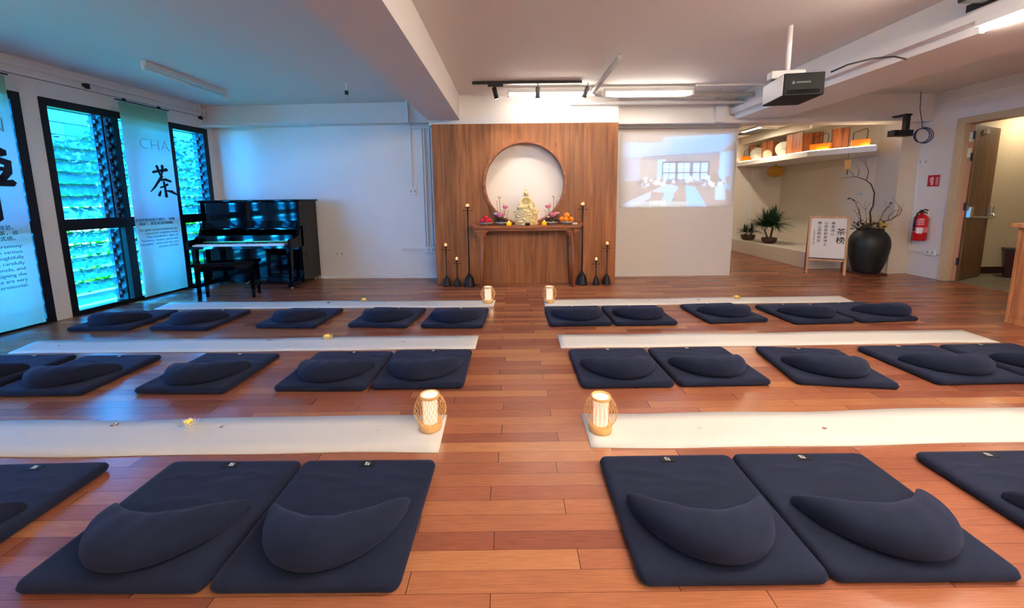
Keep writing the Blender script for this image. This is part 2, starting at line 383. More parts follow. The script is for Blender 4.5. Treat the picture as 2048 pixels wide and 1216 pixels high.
def louvre(parent, y0, y1, z0, z1, pitch=.139):
    bm = bmesh.new(); n = max(1, round((z1-z0)/pitch)); p = (z1-z0)/n; a = math.radians(38)
    for k in range(n):
        zc = z0+p*(k+.5); h = p*.58; dz, dx = h*math.sin(a)*1.25, h*math.cos(a)
        o = [(-.10-dx, zc-dz), (-.10+dx, zc+dz)]
        vs = []
        for (d, z) in o:
            for y in (y0+.012, y1-.012):
                for t in (-.003, .003): vs.append(bm.verts.new((lwx(y, d), y, z+t)))
        for f in ((0, 1, 3, 2), (4, 6, 7, 5), (0, 4, 5, 1), (2, 3, 7, 6), (0, 2, 6, 4), (1, 5, 7, 3)): bm.faces.new([vs[i] for i in f])
    mk('louvre_blades', bm, glass_blade, parent)
    bm = bmesh.new()
    for yy in (y0, y1-.028):
        sk(bm, yy, yy+.028, z0, z1, -.12, -.08)
        for k in range(n):
            zc = z0+p*(k+.5); sk(bm, yy+.004, yy+.024, zc-.02, zc+.02, -.15, -.05)
    mk('louvre_track', bm, clip_m, parent)
def window(name, y0, y1, posts_up, posts_low, label):
    t = bpy.data.objects.new(name, None); COL.objects.link(t); struct(t, label)
    bm = bmesh.new()
    sk(bm, y0, y0+.06, 0, 2.43, -.16, .012); sk(bm, y1-.08, y1, 0, 2.43, -.16, .012)
    sk(bm, y0, y1, 2.355, 2.44, -.16, .013); sk(bm, y0, y1, -.0, .055, -.16, .013)
    mk('window_frame', bm, black_metal, t)
    bm = bmesh.new(); sk(bm, y0+.05, y1-.05, .985, 1.115, -.16, .005); mk('transom', bm, black_metal, t)
    for (ps, za, zb) in ((posts_up, 1.10, 2.37), (posts_low, .05, .99)):
        for a, b in ps:
            bm = bmesh.new(); sk(bm, a, b, za, zb, -.15, .0); mk('mullion', bm, black_metal, t)
        ed = [y0+.06]+[v for ab in ps for v in ab]+[y1-.08]
        for i in range(0, len(ed), 2):
            if ed[i+1]-ed[i] > .06: louvre(t, ed[i], ed[i+1], za+(.015 if za > 1 else .02), zb-.02)
    return t
window('window_1', 1.9, 4.265, [(2.5, 2.53), (3.1, 3.2), (3.7, 3.73)], [(2.5, 2.53), (3.1, 3.2)], 'black framed louvre window at the left edge behind the first banner')
window('window_2', 4.42, 6.5, [(5.005, 5.03), (5.135, 5.20), (5.84, 5.93)], [(5.03, 5.055), (5.11, 5.21), (5.84, 5.96)], 'black framed louvre window beside the tea banner')

# ------------------------------------------------------------------ garden outside
leafA = mat('leaf_green', (.004, .060, .0012), .7, spec=.0); leafB = mat('leaf_lime', (.06, .11, .001), .7, spec=0); leafC = mat('leaf_deep', (.001, .020, .001), .7, spec=0)
for m_ in (leafA, leafB, leafC):
    b_ = m_.node_tree.nodes['Principled BSDF']; b_.inputs['Subsurface Weight'].default_value = 0
bark = mat('bark', hexc(95, 75, 55), .9)
struct(mk('ground', bx(-40, -5.5, -12, 30, -1.7, -1.6), mat('lawn', (.012, .05, .012), .9, noise=.3, nscale=(2, 2, 2))), 'grass outside the windows')
def tree(x, y, base, h, r, n, label, seed):
    rd = random.Random(seed); t = thing('tree', label, 'tree', (x, y, base), 0, 'trees outside the windows')
    bm = bmesh.new(); tube(bm, [(0, 0, 0), (.05, .03, h*.35), (-.05, .08, h*.7)], [.16, .11, .05], 8)
    for k in range(7):
        a = rd.uniform(0, 2*PI); z = h*rd.uniform(.3, .6)
        tube(bm, [(0, 0, z), (r*.4*math.cos(a), r*.4*math.sin(a), z+.35), (r*.8*math.cos(a), r*.8*math.sin(a), z+.9)], [.05, .03, .01], 5)
    mk('trunk', bm, bark, t, True)
    bm = bmesh.new()
    cl = [(rd.uniform(-r, r)*.8, rd.uniform(-r, r)*.8, h*rd.uniform(.12, .98), rd.uniform(.3, .6)*r*.7) for _ in range(26)]
    for k in range(n):
        c = cl[rd.randrange(len(cl))]; d = Vector((rd.gauss(0, 1), rd.gauss(0, 1), rd.gauss(0, 1))).normalized()*c[3]*rd.random()**.4
        p = Vector(c[:3])+d; s = rd.uniform(.05, .10)
        a = Vector((rd.gauss(0, 1), rd.gauss(0, 1), rd.gauss(0, .6))).normalized(); b = a.orthogonal().normalized(); b.rotate(Matrix.Rotation(rd.uniform(0, 6.28), 3, a))
        vs = [bm.verts.new(p+q) for q in (a*s, b*s*.5, -a*s, -b*s*.5)]
        bm.faces.new(vs).material_index = rd.choice((0, 0, 1, 2))
    mk('foliage', bm, [leafA, leafB, leafC], t)
for i, (x, y, h, r) in enumerate(((-8.4, 6.0, 4.3, 1.35), (-8.6, 9.4, 4.1, 1.4), (-9.4, 13.2, 4.4, 1.6), (-8.2, 2.4, 4.0, 1.3), (-13.5, 18, 5.0, 2.0), (-13.2, 11.2, 4.8, 1.8))):
    tree(x, y, -1.6, h, r, 3600, ['bushy green tree seen through the louvres next to the first banner', 'leafy tree seen through the louvres just left of the tea banner',
        'leafy tree seen through the louvres behind the piano', 'green tree behind the banner at the left edge', 'tall pale tree farthest off beyond the louvres', 'tall tree rising behind the nearer garden trees'][i], 10+i)
bm = bmesh.new(); box(bm, -27, -24, 2, 34, -1.6, 9)
bt = thing('apartment_building', 'pale apartment block far beyond the garden trees', 'building', (0, 0, 0))
mk('wall', bm, mat('pale_render', (.20, .22, .22), .8), bt)
for zz in (1.5, 4.3, 7.1):
    for yy in range(4, 33, 3): mk('window', bx(-24.02, -23.95, yy, yy+1.6, zz, zz+1.3), mat('dark_pane', (.1, .2, .25), .2), bt)

# ------------------------------------------------------------------ banners in front of the windows
def banner_mat(name):
    m = bpy.data.materials.new(name); m.use_nodes = True; N = m.node_tree.nodes; L = m.node_tree.links
    N.remove(N['Principled BSDF'])
    tc = N.new('ShaderNodeTexCoord'); s = N.new('ShaderNodeSeparateXYZ'); L.new(tc.outputs['Object'], s.inputs[0])
    r = N.new('ShaderNodeValToRGB'); cr = r.color_ramp
    mr = N.new('ShaderNodeMapRange'); mr.inputs['From Min'].default_value = 0; mr.inputs['From Max'].default_value = 2.56; L.new(s.outputs[2], mr.inputs[0]); L.new(mr.outputs[0], r.inputs[0])
    cr.elements[0].position = 0; cr.elements[0].color = (.50, .86, .60, 1); cr.elements[1].position = 1; cr.elements[1].color = (.45, .78, .52, 1)
    for p, c in ((.14, (.72, .90, .82, 1)), (.3, (.88, .90, .92, 1)), (.72, (.88, .90, .92, 1)), (.86, (.62, .85, .74, 1))): e = cr.elements.new(p); e.color = c
    tl = N.new('ShaderNodeBsdfTranslucent'); df = N.new('ShaderNodeBsdfDiffuse'); tp = N.new('ShaderNodeBsdfTransparent')
    sv = N.new('ShaderNodeVectorMath'); sv.operation = 'SCALE'; sv.inputs['Scale'].default_value = .42; L.new(r.outputs[0], sv.inputs[0]); L.new(sv.outputs[0], tl.inputs[0]); L.new(r.outputs[0], df.inputs[0]); L.new(r.outputs[0], tp.inputs[0])
    a = N.new('ShaderNodeMixShader'); a.inputs[0].default_value = .35; L.new(tl.outputs[0], a.inputs[1]); L.new(df.outputs[0], a.inputs[2])
    b = N.new('ShaderNodeMixShader'); b.inputs[0].default_value = .985; L.new(tp.outputs[0], b.inputs[1]); L.new(a.outputs[0], b.inputs[2])
    L.new(b.outputs[0], N['Material Output'].inputs[0]); return m
BM = banner_mat('banner_fabric'); ink = mat('banner_ink', (.004, .008, .03), .8); ink2 = mat('banner_grey_ink', (.05, .13, .22), .8); faint = mat('banner_faint_ink', (.25, .42, .50), .8)
def brush(bm, pts, w, mtx):                                 # one tapered brush stroke
    P = [Vector((x, y)) for x, y in pts]; l, r = [], []
    for i, p in enumerate(P):
        d = (P[min(i+1, len(P)-1)]-P[max(0, i-1)]).normalized(); n = Vector((-d.y, d.x)); ww = w[i] if isinstance(w, (list, tuple)) else w
        l.append(p+n*ww/2); r.append(p-n*ww/2)
    poly = l+[P[-1]+(P[-1]-P[-2]).normalized()*(w[-1] if isinstance(w, (list, tuple)) else w)*.35]+r[::-1]+[P[0]-(P[1]-P[0]).normalized()*(w[0] if isinstance(w, (list, tuple)) else w)*.35]
    prism(bm, [tuple(q) for q in poly], 0, .0012, mtx)
def wall_frame(y, z, d):
    return frame_mtx((lwx(y, d), y, z), (.1037, 1, 0), (0, 0, 1))
def banner(y0, y1, label):
    t = thing('hanging_banner', label, 'banner', (0, 0, 0), 0, 'printed banners over the windows')
    D = .125
    bm = bmesh.new(); ny, nz = 14, 30; g = []
    for j in range(nz+1):
        row = []
        for i in range(ny+1):
            y = y0+(y1-y0)*i/ny; z = .05+(2.555-.05)*j/nz
            row.append(bm.verts.new((lwx(y, D-.006+.006*math.sin(i*.9+.3*j*.4)*(1-j/nz)), y, z)))
        g.append(row)
    for j in range(nz):
        for i in range(ny): bm.faces.new((g[j][i], g[j][i+1], g[j+1][i+1], g[j+1][i]))
    c = mk('banner_cloth', bm, BM, t, True)
    bm = bmesh.new(); tube(bm, [(lwx(y0-.03, D-.01), y0-.03, 2.57), (lwx(y1+.03, D-.01), y1+.03, 2.57)], .008, 8)
    for yy in (y0+.06, y1-.12): sk(bm, yy, yy+.03, 2.565, 2.60, D-.02, D)
    mk('hanging_rod', bm, black_metal, t)
    return t, D+.004
t1, D = banner(5.12, 5.745, 'pale blue hanging banner with black tea character between the louvres')
bm = bmesh.new(); MX = wall_frame(5.36, 1.36, D+.002) @ Matrix.Diagonal((.375/210, .44/245, 1, 1)) @ Matrix.Translation((-270, 815, 0)) @ Matrix.Diagonal((1, -1, 1, 1))
for pts, w in (([(308, 625), (360, 612), (422, 600)], [20, 18, 26]), ([(343, 575), (352, 605), (362, 645)], [22, 20, 14]), ([(388, 570), (384, 610), (368, 655)], [24, 20, 12]),
    ([(376, 650), (345, 690), (310, 735), (275, 770)], [22, 20, 16, 8]), ([(362, 682), (400, 676), (445, 690)], [14, 22, 18]), ([(352, 738), (385, 728), (415, 712)], [12, 16, 18]),
    ([(385, 695), (390, 750), (392, 808)], [20, 18, 26]), ([(352, 765), (335, 800)], [14, 24]), ([(402, 762), (440, 768), (480, 790)], [12, 24, 14])):
    brush(bm, pts, w, MX)
mk('brush_character', bm, ink, t1)
text('latin_heading', 'CHA', .20, faint, wall_frame(5.71, 2.0, D+.002), t1, 'RIGHT', -.004)
text('chinese_caption', '茶道的精神源于禅宗，“和敬\n清寂”，即是茶道的精髓。', .044, ink, wall_frame(5.66, 1.05, D+.002), t1, 'RIGHT', 0, line=1.15)
text('english_caption', 'The spirit of the traditional tea\nceremony originates from\nChan Buddhism’s ideas of\n"harmony, respect, purity and\ntranquility", which are the very\nessence of Chan.', .043, ink2, wall_frame(5.675, .92, D+.002), t1, 'RIGHT', line=1.1)
t0, D = banner(3.43, 4.09, 'pale blue hanging banner with big brush character cut by the left edge')
bm = bmesh.new(); MX = wall_frame(3.50, 1.12, D+.002)
for pts, w in (([(.44, .70), (.48, .67)], [.05, .06]), ([(.30, .72), (.33, .66)], [.04, .05]), ([(.24, .61), (.38, .625), (.50, .58), (.49, .49), (.44, .42)], [.03, .045, .055, .05, .045]),
    ([(.25, .60), (.27, .42)], [.04, .04]), ([(.30, .52), (.46, .52)], [.025, .03]), ([(.27, .43), (.45, .43)], .035), ([(.17, .36), (.35, .375), (.52, .385)], [.035, .035, .05]),
    ([(.36, .62), (.365, .30), (.36, .03)], [.04, .05, .06]), ([(.03, .70), (.09, .66)], [.03, .05]), ([(.0, .55), (.15, .56)], .04), ([(.15, .56), (.06, .42), (.0, .34)], [.04, .035, .015]), ([(.09, .46), (.09, .12)], .045), ([(.12, .42), (.16, .36)], [.02, .04])):
    brush(bm, pts, [q*1.35 for q in w] if isinstance(w, list) else w*1.35, MX)
mk('brush_character', bm, ink, t0)
text('latin_heading', 'CHAN', .20, faint, wall_frame(4.03, 2.0, D+.002), t0, 'RIGHT', -.004)
text('chinese_caption', '禅茶仪式讲究礼法规范，\n用心泡茶，用心品茶，设\n计茶席与仪式感。', .047, ink, wall_frame(3.985, 1.05, D+.002), t0, 'RIGHT', 0, line=1.15)
text('english_caption', 'Chan tea ceremony\nbegins with which various\nguests thoughtfully\nenjoy it, carefully\nchosen utensils, and\ndesigning the\nspace; these are very\nceremonial.', .049, ink2, wall_frame(3.995, .865, D+.002), t0, 'RIGHT', line=1.18)
bm = bmesh.new(); tube(bm, [(lwx(.0, .1), 0, 2.585), (lwx(6.4, .1), 6.4, 2.60)], .003, 5)
tag(mk('hanging_wire', bm, black_metal), 'thin dark wire stretched above the windows that carries the banners', 'wire')
for (x, y, z, lb) in ((lwx(4.87, .06), 4.87, 2.66, 'small black sensor on the window wall left of the tea banner'), (lwx(6.47, .03), 6.40, 2.60, 'tiny black sensor in the corner above the piano')):
    t = thing('wall_sensor', lb, 'sensor', (x, y, z)); mk('body', bx(-.06, .0, -.02, .02, -.03, .03), black_metal, t, bevel=.004); mk('bracket', bx(-.07, -.02, -.015, .015, .03, .06), trunk_m, t)
t = thing('ceiling_sensor', 'small black and white sensor hanging from the ceiling over the piano', 'sensor', (-2.12, 5.37, CZ))
mk('stem', bx(-.012, .012, -.012, .012, -.10, 0), trunk_m, t); mk('head', bx(-.018, .018, -.02, .02, -.14, -.09), black_matte, t, bevel=.004)

# ------------------------------------------------------------------ lights on the ceiling
def batten(loc, rz, label, lit=True, glow=None, cat='ceiling light'):
    t = thing('tube_light', label, cat, loc, rz, 'fluorescent battens')
    mk('fixture_body', bx(-.61, .61, -.03, .03, -.05, 0), mat('batten_white', (.75, .74, .72), .4), t, bevel=.004)
    bm = bmesh.new(); tube(bm, [(-.585, 0, -.075), (.585, 0, -.075)], .019 if lit else .014, 12)
    mk('tube', bm, (glow or tube_on) if lit else mat('tube_off', (.7, .72, .75), .3), t, True)
    for s in (-1, 1): mk('end_cap', bx(s*.60-.02, s*.60+.02, -.018, .018, -.10, -.045), trunk_m, t, bevel=.003)
    return t
batten((.58, 5.62, CZ-.03), 0, 'lit white tube light over the altar, next to the black track spots', glow=lamp_mat('altar_tube_glow', (1, .9, .78), 10.5))
batten((1.90, 5.62, CZ-.03), 0, 'lit white tube light over the altar, beside the grey pipe bend', glow=lamp_mat('altar_tube_glow', (1, .9, .78), 10.5))
batten((3.35, 2.38, 2.519), PI/2, 'lit tube light along the lower edge of the deep beam at the top right')
batten((-3.9, 5.05, CZ), PI/2, 'switched-off tube light on the ceiling in front of the piano', lit=False)
for (x, y, lb) in ((1.0, .9, 'added unseen tube light above the aisle, over the front mats'), (2.4, .9, 'added unseen tube light above the front mats right of the aisle'), (1.0, -.9, 'added unseen tube light behind the viewer, nearer the left beam'), (2.4, -.9, 'added unseen tube light behind the viewer, nearer the right beam'), (-2.6, -1.6, 'added unseen tube light far behind the viewer in the left bay')): batten((x, y, CZ), 0, lb)  # unseen battens added for general room and front fill light
batten((4.9, .4, CZ), PI/2, 'added unseen tube light on the ceiling towards the wooden cabinet')  # another unseen batten added as fill
t = thing('track_light', 'black lighting track with three spot heads above the wood panel', 'spotlight', (.24, 5.35, CZ))
mk('track', bx(-.72, .70, -.018, .018, -.035, -.005), black_matte, t)
mk('driver_box', bx(-.52, -.32, -.02, .02, -.065, -.03), black_matte, t, bevel=.004)
grey_spot = mat('grey_spot_metal', (.25, .25, .25), .4, .6)
for (x, mm, lean) in ((-.44, black_matte, .25), (.13, grey_spot, 0), (.78, grey_spot, -.35)):
    bm = bmesh.new(); tube(bm, [(x, 0, -.03), (x, 0, -.08)], .008, 8); tube(bm, [(x, 0, -.075), (x+.13*math.sin(lean), .055, -.20)], .03, 16)
    s = mk('spot_head', bm, mm, t, True)
    bm = bmesh.new(); e = Vector((x+.13*math.sin(lean), .055, -.20)); dd = Vector((.13*math.sin(lean), .055, -.125)).normalized(); tube(bm, [e, e+dd*.003], .024, 16)
    mk('lamp_face', bm, lamp_mat('spot_glow', (1, .9, .75), 8), t)
for (x, tx) in ((-.2, -.1), (.37, .22), (1.0, .75)):
    o = Vector((x, 5.43, 2.56)); d = Vector((tx, 5.93, 1.35))-o
    light('spot_beam', 'SPOT', o, 9, (1, .86, .68), d.to_track_quat('-Z', 'Y').to_euler(), spot_size=1.5, spot_blend=.9, shadow_soft_size=.03)
light('alcove_strip_lamp', 'AREA', (4.75, 8.0, 2.565), 7, (1, .86, .66), (0, 0, 0), .05, .54)
light('corridor_downlight', 'AREA', (7.9, 5.9, 2.55), 5, (1, .85, .62), (0, 0, 0), .25)
t = thing('ceiling_downlight', 'round downlight on the corridor ceiling', 'ceiling light', (7.9, 5.9, 2.6)); bm = bmesh.new(); lathe(bm, [(.09, -.012), (.09, 0)], 20); mk('trim_ring', bm, trunk_m, t)

# ------------------------------------------------------------------ altar wall panel
def panel_mat():
    m = wood('altar_panel_teak', hexc(126, 74, 40), hexc(168, 106, 60), 'Z', .42, .7); N = m.node_tree.nodes; L = m.node_tree.links; b = N['Principled BSDF']
    src = b.inputs['Base Color'].links[0].from_socket
    tc = N.new('ShaderNodeTexCoord'); s = N.new('ShaderNodeSeparateXYZ'); L.new(tc.outputs['Object'], s.inputs[0])
    def M_(op, a, c=None):
        n = N.new('ShaderNodeMath'); n.operation = op
        for i, v in enumerate((a, c)):
            if v is None: continue
            if isinstance(v, (int, float)): n.inputs[i].default_value = v
            else: L.new(v, n.inputs[i])
        return n.outputs[0]
    k = M_('DIVIDE', M_('ADD', s.outputs[0], 1.14), .171); idx = M_('FLOOR', k); fr = M_('FRACT', k)
    wn = N.new('ShaderNodeTexWhiteNoise'); wn.noise_dimensions = '1D'; L.new(idx, wn.inputs['W'])
    v = M_('ADD', M_('MULTIPLY', wn.outputs[0], .38), .74); ed = M_('LESS_THAN', fr, .016); v = M_('MULTIPLY', v, M_('SUBTRACT', 1.0, M_('MULTIPLY', ed, .4)))
    sc = N.new('ShaderNodeVectorMath'); sc.operation = 'SCALE'; L.new(src, sc.inputs[0]); L.new(v, sc.inputs['Scale'])
    # knots
    vo = N.new('ShaderNodeTexVoronoi'); mp = N.new('ShaderNodeMapping'); mp.inputs['Scale'].default_value = (3.2, 3.2, 1.9); L.new(tc.outputs['Object'], mp.inputs[0]); L.new(mp.outputs[0], vo.inputs['Vector']); vo.inputs['Scale'].default_value = 1
    kn = M_('LESS_THAN', vo.outputs['Distance'], .07); mix = N.new('ShaderNodeMix'); mix.data_type = 'RGBA'; L.new(M_('MULTIPLY', kn, .35), mix.inputs['Factor']); L.new(sc.outputs[0], mix.inputs['A']); mix.inputs['B'].default_value = hexc(90, 45, 22)
    L.new(mix.outputs['Result'], b.inputs['Base Color']); return m
PMAT = panel_mat()
pn = thing('wood_wall_panel', 'tall teak plank wall panel with a round white niche', 'wall panel', (0, 5.93, 0))
PC, PR = (.213, 1.515), .61
bm = bmesh.new(); n = 96; hole = []; outer = []
x0, x1, z0, z1 = -1.142, 1.582, 0, 2.375
for i in range(n):
    a = 2*PI*i/n; c, s = math.cos(a), math.sin(a); hole.append((PC[0]+PR*c, PC[1]+PR*s))
    t_ = min(((x1-PC[0])/c if c > 1e-9 else (x0-PC[0])/c if c < -1e-9 else 1e9), ((z1-PC[1])/s if s > 1e-9 else (z0-PC[1])/s if s < -1e-9 else 1e9)); outer.append((PC[0]+t_*c, PC[1]+t_*s))
for cx_, cz_ in ((x0, z0), (x1, z0), (x0, z1), (x1, z1)):
    k = min(range(n), key=lambda i: (outer[i][0]-cx_)**2+(outer[i][1]-cz_)**2); outer[k] = (cx_, cz_)
for yy, flip in ((0, False), (.045, True)):
    H = [bm.verts.new((x, yy, z)) for x, z in hole]; O = [bm.verts.new((x, yy, z)) for x, z in outer]
    for i in range(n):
        f = (H[i], H[(i+1) % n], O[(i+1) % n], O[i]); bm.faces.new(f if not flip else f[::-1])
    if not flip: H0, O0 = H, O
for i in range(n):
    bm.faces.new((H0[i], H[i], H[(i+1) % n], H0[(i+1) % n])); bm.faces.new((O0[i], O0[(i+1) % n], O[(i+1) % n], O[i]))
mk('panel_boards', bm, PMAT, pn)
bm = bmesh.new(); prof = [(PR-.022, -.03), (PR+.006, -.03), (PR+.006, .17), (PR-.022, .17)]
rings = []
for i in range(n):
    a = 2*PI*i/n; rings.append([bm.verts.new((PC[0]+r*math.cos(a), y, PC[1]+r*math.sin(a))) for r, y in prof])
for i in range(n):
    a, b = rings[i], rings[(i+1) % n]
    for k in range(4): bm.faces.new((a[k], a[(k+1) % 4], b[(k+1) % 4], b[k]))
mk('round_rim', bm, wood('rim_teak', hexc(120, 66, 38), hexc(176, 108, 68), 'X'), pn, False)
bm = bmesh.new(); vs = [bm.verts.new((PC[0]+PR*math.cos(2*PI*i/n), .17, PC[1]+PR*math.sin(2*PI*i/n))) for i in range(n)]; bm.faces.new(vs)
g = bmesh.ops.extrude_face_region(bm, geom=bm.faces[:]); [setattr(v, 'co', v.co+Vector((0, .01, 0))) for v in g['geom'] if isinstance(v, bmesh.types.BMVert)]
bmesh.ops.recalc_face_normals(bm, faces=bm.faces)
mk('niche_back', bm, mat('niche_white', (.80, .76, .71), .6), pn)

# ------------------------------------------------------------------ altar table
tb = thing('altar_table', 'long narrow teak altar table with upturned ends and slim legs', 'table', (.23, 5.78, 0))
bm = bmesh.new(); prof = []
for x in np.linspace(-.79, .79, 41):
    e = max(0, (abs(x)-.72)/.07); prof.append((x, .905+.035*e*e))
bmv = [[bm.verts.new((x, y, z+dz)) for (y, dz) in ((-.17, 0), (.17, 0), (.17, -.035), (-.17, -.035))] for x, z in prof]
for a, b in zip(bmv, bmv[1:]):
    for k in range(4): bm.faces.new((a[k], b[k], b[(k+1) % 4], a[(k+1) % 4]))
bm.faces.new(bmv[0]); bm.faces.new(bmv[-1][::-1]); mk('table_top', bm, teak_h, tb)
for s in (-1, 1):
    mk('end_scroll', bx(s*.79-.015, s*.79+.015, -.17, .17, .905, .945), teak_h, tb, bevel=.008)
for y in (-.13, .11):
    mk('apron', bx(-.74, .74, y, y+.02, .835, .872), teak_h, tb)
    for s in (-1, 1):
        for q in (-1, 1):
            bm = bmesh.new(); M_ = Matrix.Translation((s*.655+q*.02, y+.02, .84)) @ Matrix.Rotation(PI/2, 4, 'X')
            prism(bm, [(0, .0), (q*.075, .0), (q*.07, -.02), (q*.045, -.03), (q*.04, -.055), (q*.03, -.085), (q*.012, -.10), (0, -.10)], 0, .02, M_)
            bmesh.ops.recalc_face_normals(bm, faces=bm.faces); mk('spandrel', bm, teak_h, tb)
        bm = bmesh.new(); yy = y+.01; tube(bm, [(s*.675, yy*1.0, 0), (s*.645, yy, .86)], [.024, .022], 12); mk('leg', bm, teak, tb, True)
for s in (-1, 1): mk('side_rail', bx(s*.655-.01, s*.655+.01, -.12, .12, .60, .63), teak_h, tb)
ZT = .9075
# statue
statue_m = mat('carved_ivory_stone', hexc(216, 196, 142), .45, noise=.18, nscale=(30, 30, 30), bump=.25, bscale=60)
st = thing('seated_statue', 'cream stone statue of a seated robed figure on a carved rock', 'statue', (.225, 5.80, ZT))
bm = bmesh.new(); rd = random.Random(3)
lathe(bm, [(.165, 0), (.168, .06), (.160, .12), (.165, .19), (.14, .245), (.05, .26)], 24, sy=.62)
for k in range(46):
    a = rd.uniform(0, 2*PI); z = rd.uniform(.01, .24); r = .155-.05*max(0, z-.15)/.1
    ell(bm, (r*math.cos(a), .6*r*math.sin(a), z), (rd.uniform(.02, .045), rd.uniform(.015, .03), rd.uniform(.008, .02)), 8, 6, Matrix.Rotation(rd.uniform(-.6, .6), 3, 'Y').to_euler())
for k in range(6):                                        # carved wave bands
    z = .03+.035*k; tube(bm, [((.155+.008*math.sin(3*a+k))*math.cos(a), .6*(.155)*math.sin(a)-.004, z+.014*math.sin(5*a+k)) for a in np.linspace(PI*1.02, PI*1.98, 18)], .008, 6)
for s in (-1, 1): tube(bm, [(s*.14, 0, .17), (s*.185, -.01, .20), (s*.195, -.01, .19)], [.02, .012, .003], 6)
rk = mk('rock_base', bm, statue_m, st); remesh_obj(rk, .0055, 1)
bm = bmesh.new()
ell(bm, (0, -.01, .255), (.125, .085, .05)); ell(bm, (-.07, -.05, .255), (.07, .05, .035)); ell(bm, (.06, -.055, .225), (.055, .04, .05)); ell(bm, (.05, -.07, .17), (.03, .025, .06))
lathe(bm, [(.115, .23), (.098, .27), (.080, .32), (.066, .36), (.054, .392), (.026, .408), (.017, .415)], 20, sy=.62)
for s in (-1, 1):
    tube(bm, [(s*.048, 0, .382), (s*.080, -.012, .335), (s*.078, -.042, .290), (s*.025, -.070, .285)], [.022, .024, .020, .011], 10)
    ell(bm, (s*.095, -.03, .285), (.028, .03, .05))
tube(bm, [(0, 0, .40), (0, -.002, .445)], .0135, 10); ell(bm, (0, -.006, .456), (.028, .029, .034), 16, 12); ell(bm, (0, .004, .474), (.0295, .029, .022)); lathe(bm, [(.013, .488), (.010, .496), (.014, .502), (.012, .514), (.004, .522)], 14); ell(bm, (0, -.035, .452), (.0035, .006, .007), 8, 6)
ell(bm, (0, -.0315, .4385), (.007, .003, .002), 8, 6)
for s in (-1, 1): ell(bm, (s*.0285, .0, .452), (.004, .007, .012), 8, 6); ell(bm, (s*.010, -.0315, .459), (.005, .003, .002), 8, 6)
for s in (-1, 1): tube(bm, [(s*.022, .018, .470), (s*.030, .022, .43), (s*.040, .018, .395)], [.007, .009, .008], 8)
for k in range(5): tube(bm, [(-.06+.03*k, -.045-.01*abs(2-k), .24), (-.08+.04*k, -.075, .20), (-.09+.045*k, -.085, .16)], [.008, .008, .003], 6)
bd = mk('robed_figure', bm, statue_m, st); remesh_obj(bd, .0030, 1)
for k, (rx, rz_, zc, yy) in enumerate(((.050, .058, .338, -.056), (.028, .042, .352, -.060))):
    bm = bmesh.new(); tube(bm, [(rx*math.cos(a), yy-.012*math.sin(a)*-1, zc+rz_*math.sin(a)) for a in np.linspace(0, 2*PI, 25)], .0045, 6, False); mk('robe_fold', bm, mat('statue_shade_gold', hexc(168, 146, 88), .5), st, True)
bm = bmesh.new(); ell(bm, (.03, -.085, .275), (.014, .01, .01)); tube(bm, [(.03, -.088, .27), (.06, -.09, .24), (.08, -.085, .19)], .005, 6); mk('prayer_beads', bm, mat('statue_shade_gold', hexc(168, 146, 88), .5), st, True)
# candles and cups on the table
yel = mat('yellow_candle_glass', hexc(250, 190, 20), .15, emit=hexc(255, 170, 10), es=.1, coat=.5)
for (x, lb) in ((-.028, 'round yellow glass candle on the altar left of the statue'), (.478, 'round yellow glass candle on the altar right of the statue')):
    t = thing('glass_candle', lb, 'candle', (x, 5.668, ZT), 0, 'yellow candles on the altar')
    bm = bmesh.new(); lathe(bm, [(.030, 0), (.036, .01), (.037, .03), (.033, .05), (.02, .056)], 24); mk('glass_body', bm, yel, t, True)
    bm = bmesh.new(); ell(bm, (0, 0, .064), (.005, .005, .010), 8, 6); mk('flame', bm, lamp_mat('flame_glow', (1, .6, .2), 4), t, True)
t = thing('incense_bowl', 'small dark bowl in front of the statue', 'bowl', (.24, 5.665, ZT)); bm = bmesh.new()
lathe(bm, [(.018, 0), (.034, .012), (.036, .028), (.030, .038), (.027, .036), (.024, .02)], 24); mk('bowl_body', bm, mat('dark_glaze', (.03, .012, .008), .15), t, True)
t = thing('offering_cup', 'tiny white cup beside the dark bowl', 'cup', (.175, 5.665, ZT)); bm = bmesh.new(); lathe(bm, [(.01, 0), (.018, .005), (.021, .022), (.019, .022), (.016, .006)], 20); mk('cup_body', bm, mat('white_glaze', (.85, .82, .78), .2), t, True)
t = thing('folded_cloth', 'small folded cream cloth at the right end of the altar table', 'cloth', (.925, 5.72, ZT)); mk('cloth_body', bx(-.035, .035, -.03, .03, 0, .028), mat('cream_cloth', hexc(225, 205, 165), .8, bump=.3), t, bevel=.01); mk('band', bx(-.037, .037, -.006, .006, 0, .030), bamboo, t)
